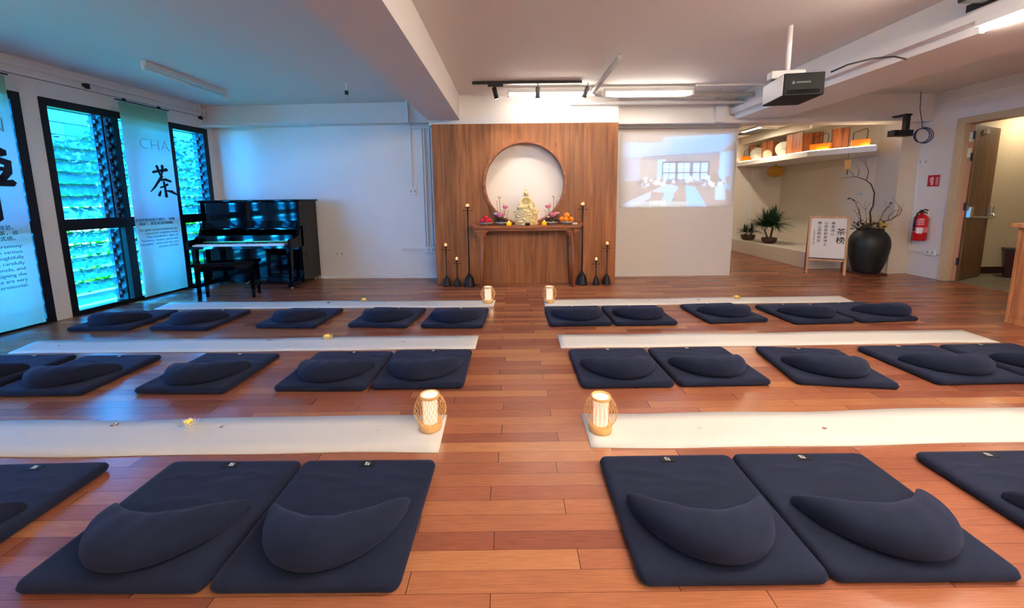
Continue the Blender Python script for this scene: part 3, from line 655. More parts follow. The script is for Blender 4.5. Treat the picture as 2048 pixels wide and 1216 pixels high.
# fruit dishes
dish_m = mat('celadon_dish', (.35, .38, .36), .25)
def dish(name, x, y, r, label):
    t = thing(name, label, 'dish', (x, y, ZT)); bm = bmesh.new()
    lathe(bm, [(r*.35, 0), (r*.32, .012), (r*.45, .018), (r*.85, .028), (r, .042), (r*.98, .046), (r*.8, .034), (r*.3, .026)], 32); mk('dish_body', bm, dish_m, t, True); return t
dish('fruit_dish', -.365, 5.76, .10, 'low footed grey dish holding red apples on the altar')
dish('fruit_dish', .82, 5.76, .10, 'low footed grey dish holding oranges on the altar')
apple_m = mat('apple_red', hexc(196, 30, 44), .25, noise=.4, nscale=(25, 25, 25)); orange_m = mat('orange_peel', hexc(246, 140, 20), .4, bump=.2, bscale=300)
def fruit(name, lb, cat, loc, r, m, grp, stem=True):
    t = thing(name, lb, cat, loc, 0, grp); bm = bmesh.new()
    if name == 'apple': lathe(bm, [(r*.12, -r*.80), (r*.55, -r*.9), (r*.95, -r*.45), (r, .1*r), (r*.85, r*.65), (r*.45, r*.88), (r*.08, r*.68)], 24)
    else: ell(bm, (0, 0, 0), (r, r, r*.94), 20, 14)
    mk('skin', bm, m, t, True); bm = bmesh.new()
    if name == 'apple': tube(bm, [(0, 0, r*.65), (.004, 0, r*1.1)], .0022, 6)
    else: ell(bm, (0, 0, r*.93), (.004, .004, .002), 8, 6)
    mk('stem', bm, bark, t); return t
for (dx, dy, dz, lb) in ((-.052, -.01, .070, 'red apple at the left of the apple dish'), (.052, .0, .072, 'red apple at the right of the apple dish'), (.012, -.045, .066, 'red apple at the front of the apple dish'), (0, .008, .112, 'red apple on top of the apple pile'), (.0, .05, .068, 'red apple at the back of the apple dish')):
    fruit('apple', lb, 'apple', (-.365+dx, 5.76+dy, ZT+dz), .0375, apple_m, 'apples on the altar dish')
for (dx, dy, dz, lb) in ((-.068, .0, .078, 'orange at the left of the orange dish'), (-.018, -.05, .076, 'orange at the front of the orange dish'), (.060, -.005, .076, 'orange at the right of the orange dish'), (0, .055, .078, 'orange at the back of the orange dish'), (0, .004, .137, 'orange on top of the pile')):
    fruit('orange', lb, 'orange', (.815+dx, 5.76+dy, ZT+dz), .042, orange_m, 'oranges on the altar dish')
# lotus arrangements
pinkM = mat('lotus_pink', hexc(228, 136, 158), .5, noise=.15, nscale=(60, 60, 60)); whiteP = mat('lotus_white', (.80, .76, .66), .5); paleP = mat('lotus_blush', hexc(238, 200, 196), .5)
stemM = mat('stem_dark', hexc(60, 66, 44), .6); leafD = mat('leaf_dark', hexc(36, 52, 38), .5); plumM = mat('petal_plum', hexc(120, 20, 60), .5)
def lotus(parent, c, r, m, closed=.5, name='lotus_flower'):
    bm = bmesh.new()
    for layer, (nn, op) in enumerate(((6, closed), (7, closed+.3))):
        for k in range(nn):
            a = 2*PI*(k+.5*layer)/nn; tilt = op
            d = Vector((math.cos(a), math.sin(a), 0)); up = Vector((0, 0, 1)); s = d.cross(up)
            pts = []
            for q, w in ((0, .15), (.35, .5), (.7, .5), (1.0, .08)):
                out = r*(.25+.75*math.sin(q*PI*.62))*tilt*1.1; z = r*1.25*q*(1.1-.25*tilt*q)
                pts.append((Vector(c)+d*out+up*z, w*r))
            L_ = [bm.verts.new(p+s*w) for p, w in pts]; C_ = [bm.verts.new(p+d*w*.3) for p, w in pts]; R_ = [bm.verts.new(p-s*w) for p, w in pts]
            for i in range(3): bm.faces.new((L_[i], C_[i], C_[i+1], L_[i+1])); bm.faces.new((C_[i], R_[i], R_[i+1], C_[i+1]))
    return mk(name, bm, m, parent, True)
def arrangement(x, flip, label):
    t = thing('flower_arrangement', label, 'flowers', (x, 5.80, ZT), 0, 'lotus arrangements on the altar'); f = flip
    bm = bmesh.new(); lathe(bm, [(.045, 0), (.04, .012), (.06, .018), (.092, .03), (.10, .045), (.096, .047), (.08, .034), (.03, .03)], 32); mk('shallow_bowl', bm, dish_m, t, True)
    fl = [((-.03*f, .0, .385), .036, whiteP, .42), ((.055*f, 0, .235), .046, pinkM, .55), ((-.02*f, -.03, .115), .060, pinkM, .65), ((-.085*f, 0, .15), .030, paleP if f < 0 else whiteP, .6), ((.05*f, -.02, .10), .026, whiteP, .7)]
    for (c, r, m, op) in fl:
        bm = bmesh.new(); tube(bm, [(c[0]*.3, 0, .03), (c[0]*.7, c[1]*.5, c[2]*.5), c], .0035, 6); mk('stem', bm, stemM, t, True); lotus(t, c, r, m, op)
    rd = random.Random(int(x*100)+5); bm = bmesh.new()
    for k in range(70):
        a = rd.uniform(0, 2*PI); r = rd.uniform(.02, .105); p = Vector((r*math.cos(a), r*math.sin(a)*.8, rd.uniform(.035, .11-.4*r))); d = Vector((math.cos(a), math.sin(a), rd.uniform(.1, .9))).normalized(); s = d.orthogonal().normalized(); l = rd.uniform(.02, .04)
        bm.faces.new([bm.verts.new(q) for q in (p, p+d*l*.5+s*l*.3, p+d*l, p+d*l*.5-s*l*.3)]).material_index = rd.choice((0, 0, 0, 1))
    mk('foliage', bm, [leafD, plumM], t)
    bm = bmesh.new()
    for (bx_, tz) in ((-.07*f, .36), (.03*f, .32), (.10*f, .22), (-.12*f, .2)):
        tube(bm, [(bx_*.3, 0, .04), (bx_*.8, .01, tz*.5), (bx_, .0, tz)], .0018, 5)
        for k in range(12):
            z = tz*(.35+.65*k/12); xx = bx_*(.55+.45*k/12); ell(bm, (xx+rd.uniform(-.02, .02), rd.uniform(-.015, .015), z+rd.uniform(-.01, .01)), (.005, .005, .004), 6, 4)
    mk('berry_sprigs', bm, stemM, t)
arrangement(-.135, 1, 'lotus arrangement in a grey bowl left of the statue'); arrangement(.600, -1, 'lotus arrangement in a grey bowl right of the statue')

# ------------------------------------------------------------------ iron candle stands
wax = mat('lit_wax', hexc(240, 190, 130), .5, emit=(1, .42, .18), es=.22)
def stand(x, y, h, s, label, grp='iron candle stands beside the altar'):
    t = thing('candle_stand', label, 'candle stand', (x, y, 0), 0, grp)
    bm = bmesh.new(); b = s; lathe(bm, [(.085*b, 0), (.088*b, .015), (.075*b, .03), (.070*b, .06*b+.02), (.058*b, .11*b+.02), (.04*b, .13*b+.03), (.025*b, .14*b+.03), (.022*b, .16*b+.03), (.008, .17*b+.03)], 28); mk('bell_base', bm, iron, t, True)
    bm = bmesh.new(); tube(bm, [(0, 0, .12*b), (0, 0, h-.07)], .0095 if s > .8 else .007, 8); lathe(bm, [(.008, -.01), (.016, 0), (.008, .01)], 12, cz=h-.14); mk('pole', bm, iron, t, True)
    bm = bmesh.new(); w = .055*s+.012; tube(bm, [(-w, 0, h-.10), (w, 0, h-.10)], .004, 6); [ell(bm, (q*w, 0, h-.10), (.007, .007, .007), 8, 6) for q in (-1, 1)]; mk('crossbar', bm, iron, t)
    bm = bmesh.new(); lathe(bm, [(.008, -.075), (.012, -.06), (.03*s+.008, -.05), (.034*s+.008, -.045), (.03*s, -.043)], 24, cz=h); mk('drip_dish', bm, iron, t, True)
    bm = bmesh.new(); r = .022*s+.004; lathe(bm, [(r, -.045), (r, -.006), (r*.7, -.01)], 20, cz=h); c = mk('candle', bm, wax, t, True)
    bm = bmesh.new(); ell(bm, (0, 0, h-.002), (.003, .003, .006), 8, 6); mk('flame', bm, lamp_mat('flame_glow', (1, .6, .2), 4), c, True)
stand(-.975, 5.83, .645, .75, 'knee-high black iron candle stand nearest the left edge of the wood panel')
stand(-.812, 5.80, .44, .62, 'shortest black iron candle stand left of the altar table')
stand(-.630, 5.78, 1.225, 1.0, 'tall black iron candle stand left of the altar table')
stand(1.06, 5.83, 1.225, 1.0, 'tall black iron candle stand right of the altar table')
stand(1.265, 5.80, .41, .62, 'shortest black iron candle stand right of the altar table')
stand(1.43, 5.83, .64, .75, 'knee-high black iron candle stand nearest the right edge of the wood panel')

# ------------------------------------------------------------------ projected picture, its light put into an emissive mesh
pm = bpy.data.materials.new('projection_emission'); pm.use_nodes = True; N = pm.node_tree.nodes; L = pm.node_tree.links
at = N.new('ShaderNodeVertexColor'); at.layer_name = 'Col'; b = N['Principled BSDF']; b.inputs['Base Color'].default_value = (.45, .45, .45, 1); L.new(at.outputs[0], b.inputs['Emission Color']); b.inputs['Emission Strength'].default_value = .65  # vertex colours emit in place of the projector's own light
NX, NZ = 200, 130
U, V = np.meshgrid(np.linspace(0, 1, NX), np.linspace(0, 1, NZ)); Vt = 1-V
def cell(c): return np.array(hexc(*c)[:3])
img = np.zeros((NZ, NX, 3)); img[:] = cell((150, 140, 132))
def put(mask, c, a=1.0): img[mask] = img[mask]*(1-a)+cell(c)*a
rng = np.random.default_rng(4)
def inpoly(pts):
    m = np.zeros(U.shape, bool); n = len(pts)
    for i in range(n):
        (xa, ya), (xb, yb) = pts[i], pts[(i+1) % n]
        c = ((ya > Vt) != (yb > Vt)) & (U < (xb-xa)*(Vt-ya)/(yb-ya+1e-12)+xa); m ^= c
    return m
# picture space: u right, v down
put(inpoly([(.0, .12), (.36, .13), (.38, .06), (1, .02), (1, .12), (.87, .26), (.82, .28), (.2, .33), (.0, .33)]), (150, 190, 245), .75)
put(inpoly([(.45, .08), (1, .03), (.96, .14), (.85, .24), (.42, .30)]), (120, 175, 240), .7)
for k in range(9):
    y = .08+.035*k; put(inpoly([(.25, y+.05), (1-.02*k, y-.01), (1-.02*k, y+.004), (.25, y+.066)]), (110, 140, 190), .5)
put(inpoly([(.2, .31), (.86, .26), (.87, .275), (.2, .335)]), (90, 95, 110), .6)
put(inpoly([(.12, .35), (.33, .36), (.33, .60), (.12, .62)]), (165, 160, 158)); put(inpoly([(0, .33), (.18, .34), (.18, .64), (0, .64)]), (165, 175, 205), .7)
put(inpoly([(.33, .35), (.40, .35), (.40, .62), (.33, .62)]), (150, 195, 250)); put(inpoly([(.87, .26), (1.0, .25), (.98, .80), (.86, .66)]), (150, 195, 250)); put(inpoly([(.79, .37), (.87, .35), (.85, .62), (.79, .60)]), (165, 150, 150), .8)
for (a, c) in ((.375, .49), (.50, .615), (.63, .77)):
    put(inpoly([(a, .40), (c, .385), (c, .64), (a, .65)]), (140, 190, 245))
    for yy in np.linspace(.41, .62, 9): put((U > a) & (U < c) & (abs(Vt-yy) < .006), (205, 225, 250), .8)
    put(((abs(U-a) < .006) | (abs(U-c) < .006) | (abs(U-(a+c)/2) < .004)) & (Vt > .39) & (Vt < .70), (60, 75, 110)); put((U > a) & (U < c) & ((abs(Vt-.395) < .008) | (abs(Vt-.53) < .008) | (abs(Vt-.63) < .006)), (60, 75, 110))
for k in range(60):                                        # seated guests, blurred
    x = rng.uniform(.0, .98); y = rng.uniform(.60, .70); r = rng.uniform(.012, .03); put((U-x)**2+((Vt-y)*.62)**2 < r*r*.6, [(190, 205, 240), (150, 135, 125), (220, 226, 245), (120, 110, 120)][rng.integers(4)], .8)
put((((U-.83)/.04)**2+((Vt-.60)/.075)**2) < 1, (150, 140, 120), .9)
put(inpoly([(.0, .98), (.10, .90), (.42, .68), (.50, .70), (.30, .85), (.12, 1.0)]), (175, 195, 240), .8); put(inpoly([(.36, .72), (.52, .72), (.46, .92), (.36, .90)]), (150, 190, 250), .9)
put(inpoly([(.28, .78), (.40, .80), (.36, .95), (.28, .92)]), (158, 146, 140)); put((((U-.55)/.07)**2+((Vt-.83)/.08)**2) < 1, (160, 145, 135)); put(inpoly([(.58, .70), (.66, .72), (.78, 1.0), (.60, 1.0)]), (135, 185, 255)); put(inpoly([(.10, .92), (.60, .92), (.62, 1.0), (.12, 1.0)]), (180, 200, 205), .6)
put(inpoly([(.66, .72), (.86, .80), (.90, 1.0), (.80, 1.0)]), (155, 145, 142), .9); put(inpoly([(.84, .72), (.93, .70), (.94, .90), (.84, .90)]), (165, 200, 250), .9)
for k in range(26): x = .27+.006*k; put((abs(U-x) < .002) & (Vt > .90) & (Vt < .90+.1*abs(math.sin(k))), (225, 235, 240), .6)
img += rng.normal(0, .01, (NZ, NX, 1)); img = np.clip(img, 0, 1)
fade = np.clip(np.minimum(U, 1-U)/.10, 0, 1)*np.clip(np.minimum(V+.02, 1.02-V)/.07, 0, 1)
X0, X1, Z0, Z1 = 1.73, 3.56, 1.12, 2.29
me = bpy.data.meshes.new('glowing_picture'); vt = [(X0+(X1-X0)*i/(NX-1), 6.365, Z0+(Z1-Z0)*j/(NZ-1)) for j in range(NZ) for i in range(NX)]
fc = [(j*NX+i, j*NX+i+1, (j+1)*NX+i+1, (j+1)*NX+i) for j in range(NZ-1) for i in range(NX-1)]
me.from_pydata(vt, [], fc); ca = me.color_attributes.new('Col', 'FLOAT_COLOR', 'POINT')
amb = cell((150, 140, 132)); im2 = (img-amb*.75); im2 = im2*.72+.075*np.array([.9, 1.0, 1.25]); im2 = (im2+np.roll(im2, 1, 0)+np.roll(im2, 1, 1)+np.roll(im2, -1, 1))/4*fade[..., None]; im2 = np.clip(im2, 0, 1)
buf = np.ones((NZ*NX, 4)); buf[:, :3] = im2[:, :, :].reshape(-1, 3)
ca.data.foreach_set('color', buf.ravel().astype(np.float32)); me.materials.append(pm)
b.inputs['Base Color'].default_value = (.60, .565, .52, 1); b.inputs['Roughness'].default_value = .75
PP = bpy.data.objects.new('glowing_picture', me); COL.objects.link(PP); tag(PP, 'pale blue glowing picture of a meeting, standing in for projected light on the off-white wall', 'projection')

# ------------------------------------------------------------------ projector
pj = thing('projector', 'black ceiling projector hanging beside the right beam', 'projector', (2.57, 3.74, 2.15), -.17)
mk('housing', bx(-.16, .16, -.20, .20, 0, .19), mat('projector_black', (.008, .008, .009), .6, spec=.2), pj, bevel=.008)
mk('side_panel', bx(-.166, -.158, -.19, .19, .01, .18), mat('light_grey_plastic', (.5, .5, .5), .4), pj)
mk('rear_ports', bx(-.13, .12, -.206, -.198, .02, .05), black_gloss, pj)
bm = bmesh.new(); tube(bm, [(-.06, .19, .09), (-.06, .23, .09)], .045, 20); mk('lens', bm, black_gloss, pj, True)
mk('mount_bracket', bx(-.20, .08, -.05, .05, .19, .26), mat('light_grey_plastic', (.5, .5, .5), .4), pj, bevel=.01)
bm = bmesh.new(); tube(bm, [(-.05, 0, .25), (-.05, 0, .655)], .02, 12); mk('mount_pole', bm, trunk_m, pj, True)
bm = bmesh.new(); prism(bm, [(-.10, 0), (-.07, 0), (-.085, .028)], 0, .001, frame_mtx((0, -.2015, .10), (1, 0, 0), (0, 0, 1))); box(bm, -.06, .05, -.2022, -.2008, .105, .118); mk('logo', bm, mat('logo_grey', (.05, .05, .05), .4), pj)
bm = bmesh.new(); tube(bm, [(2.745, 3.53, 2.335), (2.82, 3.45, 2.37), (2.98, 3.40, 2.40), (3.2, 3.45, 2.43), (3.45, 3.6, 2.455)], .007, 6)
tag(mk('power_cable', bm, black_matte, smooth=True), 'black cable running from the projector to the beam', 'cable')
t = thing('sensor_camera', 'black camera on a bracket below the cross beam beside the blue cable coil', 'camera', (5.78, 6.02, 2.18))
mk('camera_body', bx(-.13, .15, -.07, .05, -.04, .05), black_matte, t, bevel=.008); mk('bracket_post', bx(.06, .12, -.03, .03, .03, .28), black_matte, t); 
bm = bmesh.new(); tube(bm, [(-.10, -.066, 0), (-.10, -.085, 0)], .028, 16); mk('lens', bm, black_gloss, t, True)
mk('bracket_plate', bx(.04, .14, -.03, .21, .26, .285), black_matte, t)
bm = bmesh.new()
for k in range(3): tube(bm, [((.115+.008*k)*math.cos(a)+.01*k, -.01*k, (.10+.006*k)*math.sin(a)) for a in np.linspace(0, 2*PI, 32)], .006, 6, False)
tube(bm, [(0, 0, .10), (.0, .02, .2), (.05, .12, .40), (.07, .15, .60), (.07, .15, .655)], .005, 6)
ww = mk('cable_coil', bm, mat('blue_cable', hexc(24, 48, 110), .4), smooth=True, loc=(6.03, 5.93, 2.14)); tag(ww, 'coiled blue network cable hanging below the beam', 'cable')

# ------------------------------------------------------------------ piano and bench
pi_ = thing('upright_piano', 'glossy black upright piano against the back wall by the windows', 'piano', (-3.93, 6.0, 0))
def pp(name, *a, bevel=.004, m=black_gloss): return mk(name, bx(*a), m, pi_, bevel=bevel)
pp('side_panel', -.755, -.71, -.05, .48, .06, 1.29); pp('side_panel', .71, .755, -.05, .48, .06, 1.29)
pp('back_frame', -.71, .71, .40, .47, .08, 1.29); pp('upper_panel', -.71, .71, -.005, .03, .88, 1.28); pp('lower_panel', -.71, .71, .0, .03, .13, .66)
pp('lid', -.785, .785, -.07, .49, 1.29, 1.318, bevel=.008); pp('bottom_board', -.74, .74, -.02, .46, .06, .13)
pp('key_bed', -.74, .74, -.34, .02, .61, .665, bevel=.008)
for s in (-1, 1):
    bm = bmesh.new(); M_ = frame_mtx((s*.755-(.045 if s > 0 else 0), 0, 0), (0, 1, 0), (0, 0, 1))
    prism(bm, [(-.35, .61), (.02, .61), (.02, .93), (-.05, .92), (-.10, .80), (-.20, .755), (-.34, .745)], 0, .045, M_); bmesh.ops.recalc_face_normals(bm, faces=bm.faces); mk('key_arm', bm, black_gloss, pi_, bevel=.004)
    bm = bmesh.new(); tube(bm, [(s*.69, -.29, .04), (s*.69, -.28, .30), (s*.69, -.27, .61)], [.028, .033, .045], 4); mk('leg', bm, black_gloss, pi_)
    pp('leg_toe', s*.69-.04, s*.69+.04, -.33, .02, .045, .10)
    for yy in (-.28, .42):
        bm = bmesh.new(); tube(bm, [(s*.69-.012, yy, .023), (s*.69+.012, yy, .023)], .023, 14); mk('caster', bm, mat('brass', hexc(200, 170, 100), .3, .9), pi_, True)
bm = bmesh.new()
for k in range(52): box(bm, -.64+.0246*k, -.64+.0246*k+.0236, -.325, -.18, .668, .685)
mk('white_keys', bm, mat('ivory_keys', (.80, .82, .84), .3), pi_)
bm = bmesh.new()
for k in range(51):
    if k % 7 in (0, 1, 3, 4, 5): box(bm, -.64+.0246*(k+1)-.006, -.64+.0246*(k+1)+.006, -.28, -.18, .685, .697)
mk('black_keys', bm, black_gloss, pi_); mk('key_slip', bx(-.66, .66, -.345, -.328, .655, .676), mat('ivory_keys', (.80, .82, .84), .3), pi_)
fb = pp('fallboard', -.70, .70, -.18, -.16, .665, .80); pp('key_rail_strip', -.62, .66, -.186, -.18, .70, .712, m=mat('brass', hexc(200, 170, 100), .3, .9), bevel=0)
M_ = Matrix.Translation((0, -.03, .90)) @ Matrix.Rotation(-.2, 4, 'X'); mk('music_desk', bx(-.68, .68, -.02, 0, 0, .10, mtx=M_), black_gloss, pi_); pp('music_ledge', -.68, .68, -.10, -.02, .885, .90)
for x in (-.08, 0, .08):
    bm = bmesh.new(); tube(bm, [(x, .0, .09), (x, -.08, .075), (x, -.13, .06)], [.008, .010, .014], 8); mk('pedal', bm, mat('brass', hexc(200, 170, 100), .3, .9), pi_, True)
be = thing('piano_bench', 'black lacquered bench in front of the piano', 'bench', (-3.84, 5.28, 0), .30)
mk('bench_seat', bx(-.36, .36, -.16, .16, .455, .50), black_gloss, be, bevel=.01); mk('seat_apron', bx(-.33, .33, -.135, .135, .39, .456), black_gloss, be)
for sx in (-1, 1):
    for sy in (-1, 1):
        bm = bmesh.new(); tube(bm, [(sx*.31, sy*.12, 0), (sx*.305, sy*.115, .40)], [.022, .034], 4); mk('leg', bm, black_gloss, be)

# ------------------------------------------------------------------ paper runners
def runner(c, label):
    bl, br, fr, fl = c; n = 60; bm = bmesh.new(); rows = []
    rd = random.Random(int(abs(bl[0])*100)); ph = rd.uniform(0, 6)
    for i in range(n+1):
        t = i/n; col = []
        for j in range(5):
            s = j/4; p = Vector(fl).lerp(Vector(fr), t)*(1-s)+Vector(bl).lerp(Vector(br), t)*s
            e = (.006*math.sin(t*9+ph)+.004*math.sin(t*23+ph)) if j in (0, 4) else 0
            z = .004+.0025*(1+math.sin(t*17+ph+s*2))
            if j == 0: z += .004*max(0, math.sin(t*29+ph))
            col.append((p.x, p.y+e, z))
        rows.append(col)
    top = [[bm.verts.new(p) for p in col] for col in rows]; bot = [[bm.verts.new((p[0], p[1], .0005)) for p in col] for col in rows]
    for i in range(n):
        for j in range(4): bm.faces.new((top[i][j], top[i+1][j], top[i+1][j+1], top[i][j+1]))
        bm.faces.new((bot[i][0], bot[i+1][0], top[i+1][0], top[i][0])); bm.faces.new((top[i][4], top[i+1][4], bot[i+1][4], bot[i][4]))
    for i in (0, n):
        for j in range(4): f = (bot[i][j], top[i][j], top[i][j+1], bot[i][j+1]); bm.faces.new(f if i == 0 else f[::-1])
    tag(mk('paper_runner', bm, paper, smooth=True), label, 'runner', 'white paper runners')
runner([(-4.05, 2.22), (-.40, 2.235), (-.388, 1.886), (-4.0, 1.90)], 'white paper runner left of the aisle in the front row')
runner([(.412, 2.224), (4.1, 2.24), (4.05, 1.905), (.405, 1.90)], 'white paper runner right of the aisle in the front row')
runner([(-4.51, 3.618), (-.32, 3.623), (-.322, 3.296), (-4.41, 3.311)], 'white paper runner left of the aisle in the middle row')
runner([(.43, 3.61), (4.29, 3.614), (4.264, 3.299), (.422, 3.283)], 'white paper runner right of the aisle in the middle row')
runner([(-4.45, 5.03), (-.21, 4.935), (-.222, 4.629), (-4.373, 4.70)], 'white paper runner left of the aisle in the back row')
runner([(.406, 4.929), (4.21, 4.935), (4.156, 4.66), (.399, 4.624)], 'white paper runner right of the aisle in the back row')

# ------------------------------------------------------------------ mats and crescent cushions
def velvet():
    m = bpy.data.materials.new('navy_velvet'); m.use_nodes = True; N = m.node_tree.nodes; L = m.node_tree.links; b = N['Principled BSDF']
    b.inputs['Roughness'].default_value = .85; b.inputs['Sheen Weight'].default_value = .12; b.inputs['Sheen Roughness'].default_value = .6; b.inputs['Sheen Tint'].default_value = (.35, .42, .75, 1); b.inputs['Specular IOR Level'].default_value = .15
    tc = N.new('ShaderNodeTexCoord'); n = N.new('ShaderNodeTexNoise'); n.inputs['Scale'].default_value = 5; n.inputs['Detail'].default_value = 5; L.new(tc.outputs['Object'], n.inputs[0])
    r = N.new('ShaderNodeValToRGB'); r.color_ramp.elements[0].position = .3; r.color_ramp.elements[0].color = (.0065, .0092, .0235, 1); r.color_ramp.elements[1].position = .75; r.color_ramp.elements[1].color = (.0105, .0148, .037, 1)
    L.new(n.outputs[0], r.inputs[0]); L.new(r.outputs[0], b.inputs['Base Color'])
    n2 = N.new('ShaderNodeTexNoise'); n2.inputs['Scale'].default_value = 350; L.new(tc.outputs['Object'], n2.inputs[0])
    bp = N.new('ShaderNodeBump'); bp.inputs['Strength'].default_value = .35; bp.inputs['Distance'].default_value = .003; L.new(n2.outputs[0], bp.inputs['Height']); L.new(bp.outputs[0], b.inputs['Normal'])
    return m
VEL = velvet(); tagm = mat('label_black', (.004, .004, .006), .7); thread = mat('label_white', (.8, .8, .82), .6)
def mat_mesh(seed):
    rd = random.Random(seed); n = 44; HW = .322; T = .046; bm = bmesh.new(); wr = [(rd.uniform(-.2, .2), rd.uniform(.02, .22), rd.uniform(.07, .16), rd.uniform(-.25, .25), rd.uniform(.003, .0058)) for _ in range(9)]
    def pos(u, v, top):
        cu, cv = u, v
        rc = .038   # rounded plan corners
        x, y = cu*HW, cv*HW; ax, ay = abs(x)-(HW-rc), abs(y)-(HW-rc)
        if ax > 0 and ay > 0:
            l = math.hypot(ax, ay); m_ = max(ax, ay)
            if l > 1e-9: k = m_/l; ax, ay = ax*k, ay*k; x = math.copysign(HW-rc+ax, x); y = math.copysign(HW-rc+ay, y)
        e = max(abs(u), abs(v)); fall = 1-(max(0, e-.90)/.10)**2.2
        z = T/2+(T/2)*math.sqrt(max(0, fall)) if top else T/2-(T/2-.001)*math.sqrt(max(0, fall))
        if top and e < .92:
            w = 0
            for (wx, wy, wl, wa, wh) in wr:
                dx, dy = x-wx, y-wy; q = dy*math.cos(wa)-dx*math.sin(wa)+.01*math.sin(dx*30); p = dx*math.cos(wa)+dy*math.sin(wa)
                w += wh*math.exp(-(q/.010)**2)*math.exp(-(p/wl)**2)
            z += w+.002*math.sin(x*11+seed)*math.cos(y*9+seed)
        return (x, y, z)
    def crd(i): s = -1+2*i/n; return math.copysign(1-(1-abs(s))**1.25, s)
    G = {}
    for side in (True, False):
        for i in range(n+1):
            for j in range(n+1):
                edge = i in (0, n) or j in (0, n)
                if edge and not side: G[(i, j, side)] = G[(i, j, True)]
                else: G[(i, j, side)] = bm.verts.new(pos(crd(i), crd(j), side))
    for side in (True, False):
        for i in range(n):
            for j in range(n):
                q = (G[(i, j, side)], G[(i+1, j, side)], G[(i+1, j+1, side)], G[(i, j+1, side)]); bm.faces.new(q if side else q[::-1])
    return bm
def cushion_mesh(seed, bend=1.0):
    rd = random.Random(seed); bm = bmesh.new(); nu, nv = 40, 20; rings = []
    for i in range(nu+1):
        u = -1+2*i/nu; uu = math.sin(u*PI/2)
        x = .272*uu; env = max(0, 1-uu*uu)
        yb = -.150*bend*(1-abs(uu)**1.9)+.02
        yf = -.320*env**.52+.02; hh = .108*env**.42+.014
        if yb-yf < .022: yf = yb-.022
        cy_, ry = (yb+yf)/2, (yb-yf)/2; ring = []
        for k in range(nv):
            a = 2*PI*k/nv; c, s = math.cos(a), math.sin(a)
            yy = cy_+ry*math.copysign(abs(c)**.8, c)
            lean = .2*ry*max(0, s)
            zz = hh*.42+(hh*.58*abs(s)**.75 if s > 0 else -hh*.42*abs(s)**.8) if s != 0 else hh*.42
            wob = .0025*math.sin(9*x*6+seed+a*2)*max(0, s)
            ring.append(bm.verts.new((x, yy+lean*.4, max(0, zz)+wob)))
        rings.append(ring)
    for a, b in zip(rings, rings[1:]):
        for k in range(nv): bm.faces.new((a[k], b[k], b[(k+1) % nv], a[(k+1) % nv]))
    bm.faces.new(rings[0]); bm.faces.new(rings[-1][::-1]); bmesh.ops.recalc_face_normals(bm, faces=bm.faces); return bm
protoM = []
for s in range(3):
    t = thing('floor_mat', 'x', 'mat', (0, 0, 0), 0, 'square navy meditation mats'); mk('mat_body', mat_mesh(s+1), VEL, t, True)
    lb = mk('care_label', bx(-.034, .034, .256, .292, .0445, .0482), tagm, t)
    text('stitched_text', '静心\n学堂', .0125, thread, frame_mtx((.0, .277, .0484), (1, 0, 0), (0, 1, 0)), lb, 'CENTER', 0, .0003)
    protoM.append(t)
protoC = []
for s in range(3):
    t = thing('crescent_cushion', 'x', 'cushion', (0, 0, 0), 0, 'crescent navy meditation cushions'); mk('cushion_body', cushion_mesh(s*2+1, (1.0, .85, .95)[s]), VEL, t, True)
    bm = bmesh.new(); M_ = Matrix.Translation((.214, -.128, .034)) @ Matrix.Rotation(.85, 4, 'Z') @ Matrix.Rotation(-.5, 4, 'X'); box(bm, -.02, .02, -.006, .004, -.011, .011, mtx=M_); lb = mk('care_label', bm, tagm, t)
    bm = bmesh.new(); M2 = M_ @ Matrix.Translation((0, -.0065, 0))
    for k in range(4): box(bm, -.014+.0075*k, -.014+.0075*k+.005, -.0008, 0, -.004, .003, mtx=M2)
    mk('stitched_text', bm, thread, lb); protoC.append(t)
rows = [('front row', [('left', [(-.702, 1.465, -.5, 3), (-1.357, 1.471, -.8, 1), (-2.29, 1.47, 1, 2)]), ('right', [(.739, 1.472, 0, -2), (1.388, 1.474, -.4, 3), (2.29, 1.475, 0, 1)])]),
        ('middle row', [('left', [(-.660, 2.877, 0, 2), (-1.318, 2.862, -1, -2), (-2.262, 2.851, -2, 4), (-3.235, 2.84, 0, 4), (-3.97, 2.87, 0, 3)]), ('right', [(.79, 2.858, .3, 1), (1.455, 2.866, 1, 2), (2.314, 2.83, -8, -7), (3.205, 2.85, 1, 0), (3.90, 2.86, 1, 1)])]),
        ('back row', [('left', [(-.598, 4.153, -2.5, -1), (-1.345, 4.198, -6, -6), (-2.309, 4.217, -3, -2), (-3.375, 4.19, -3, 3), (-4.225, 4.20, 1, 2)]), ('right', [(.70, 4.172, 1, 0), (1.362, 4.167, .5, 0), (2.309, 4.218, 4, 2), (3.15, 4.155, 3, 2), (3.835, 4.19, 5, 8)])])]
ORD = ['nearest the aisle', 'second from the aisle', 'third from the aisle', 'fourth from the aisle', 'farthest from the aisle']
usedM, usedC, kk = set(), set(), 0
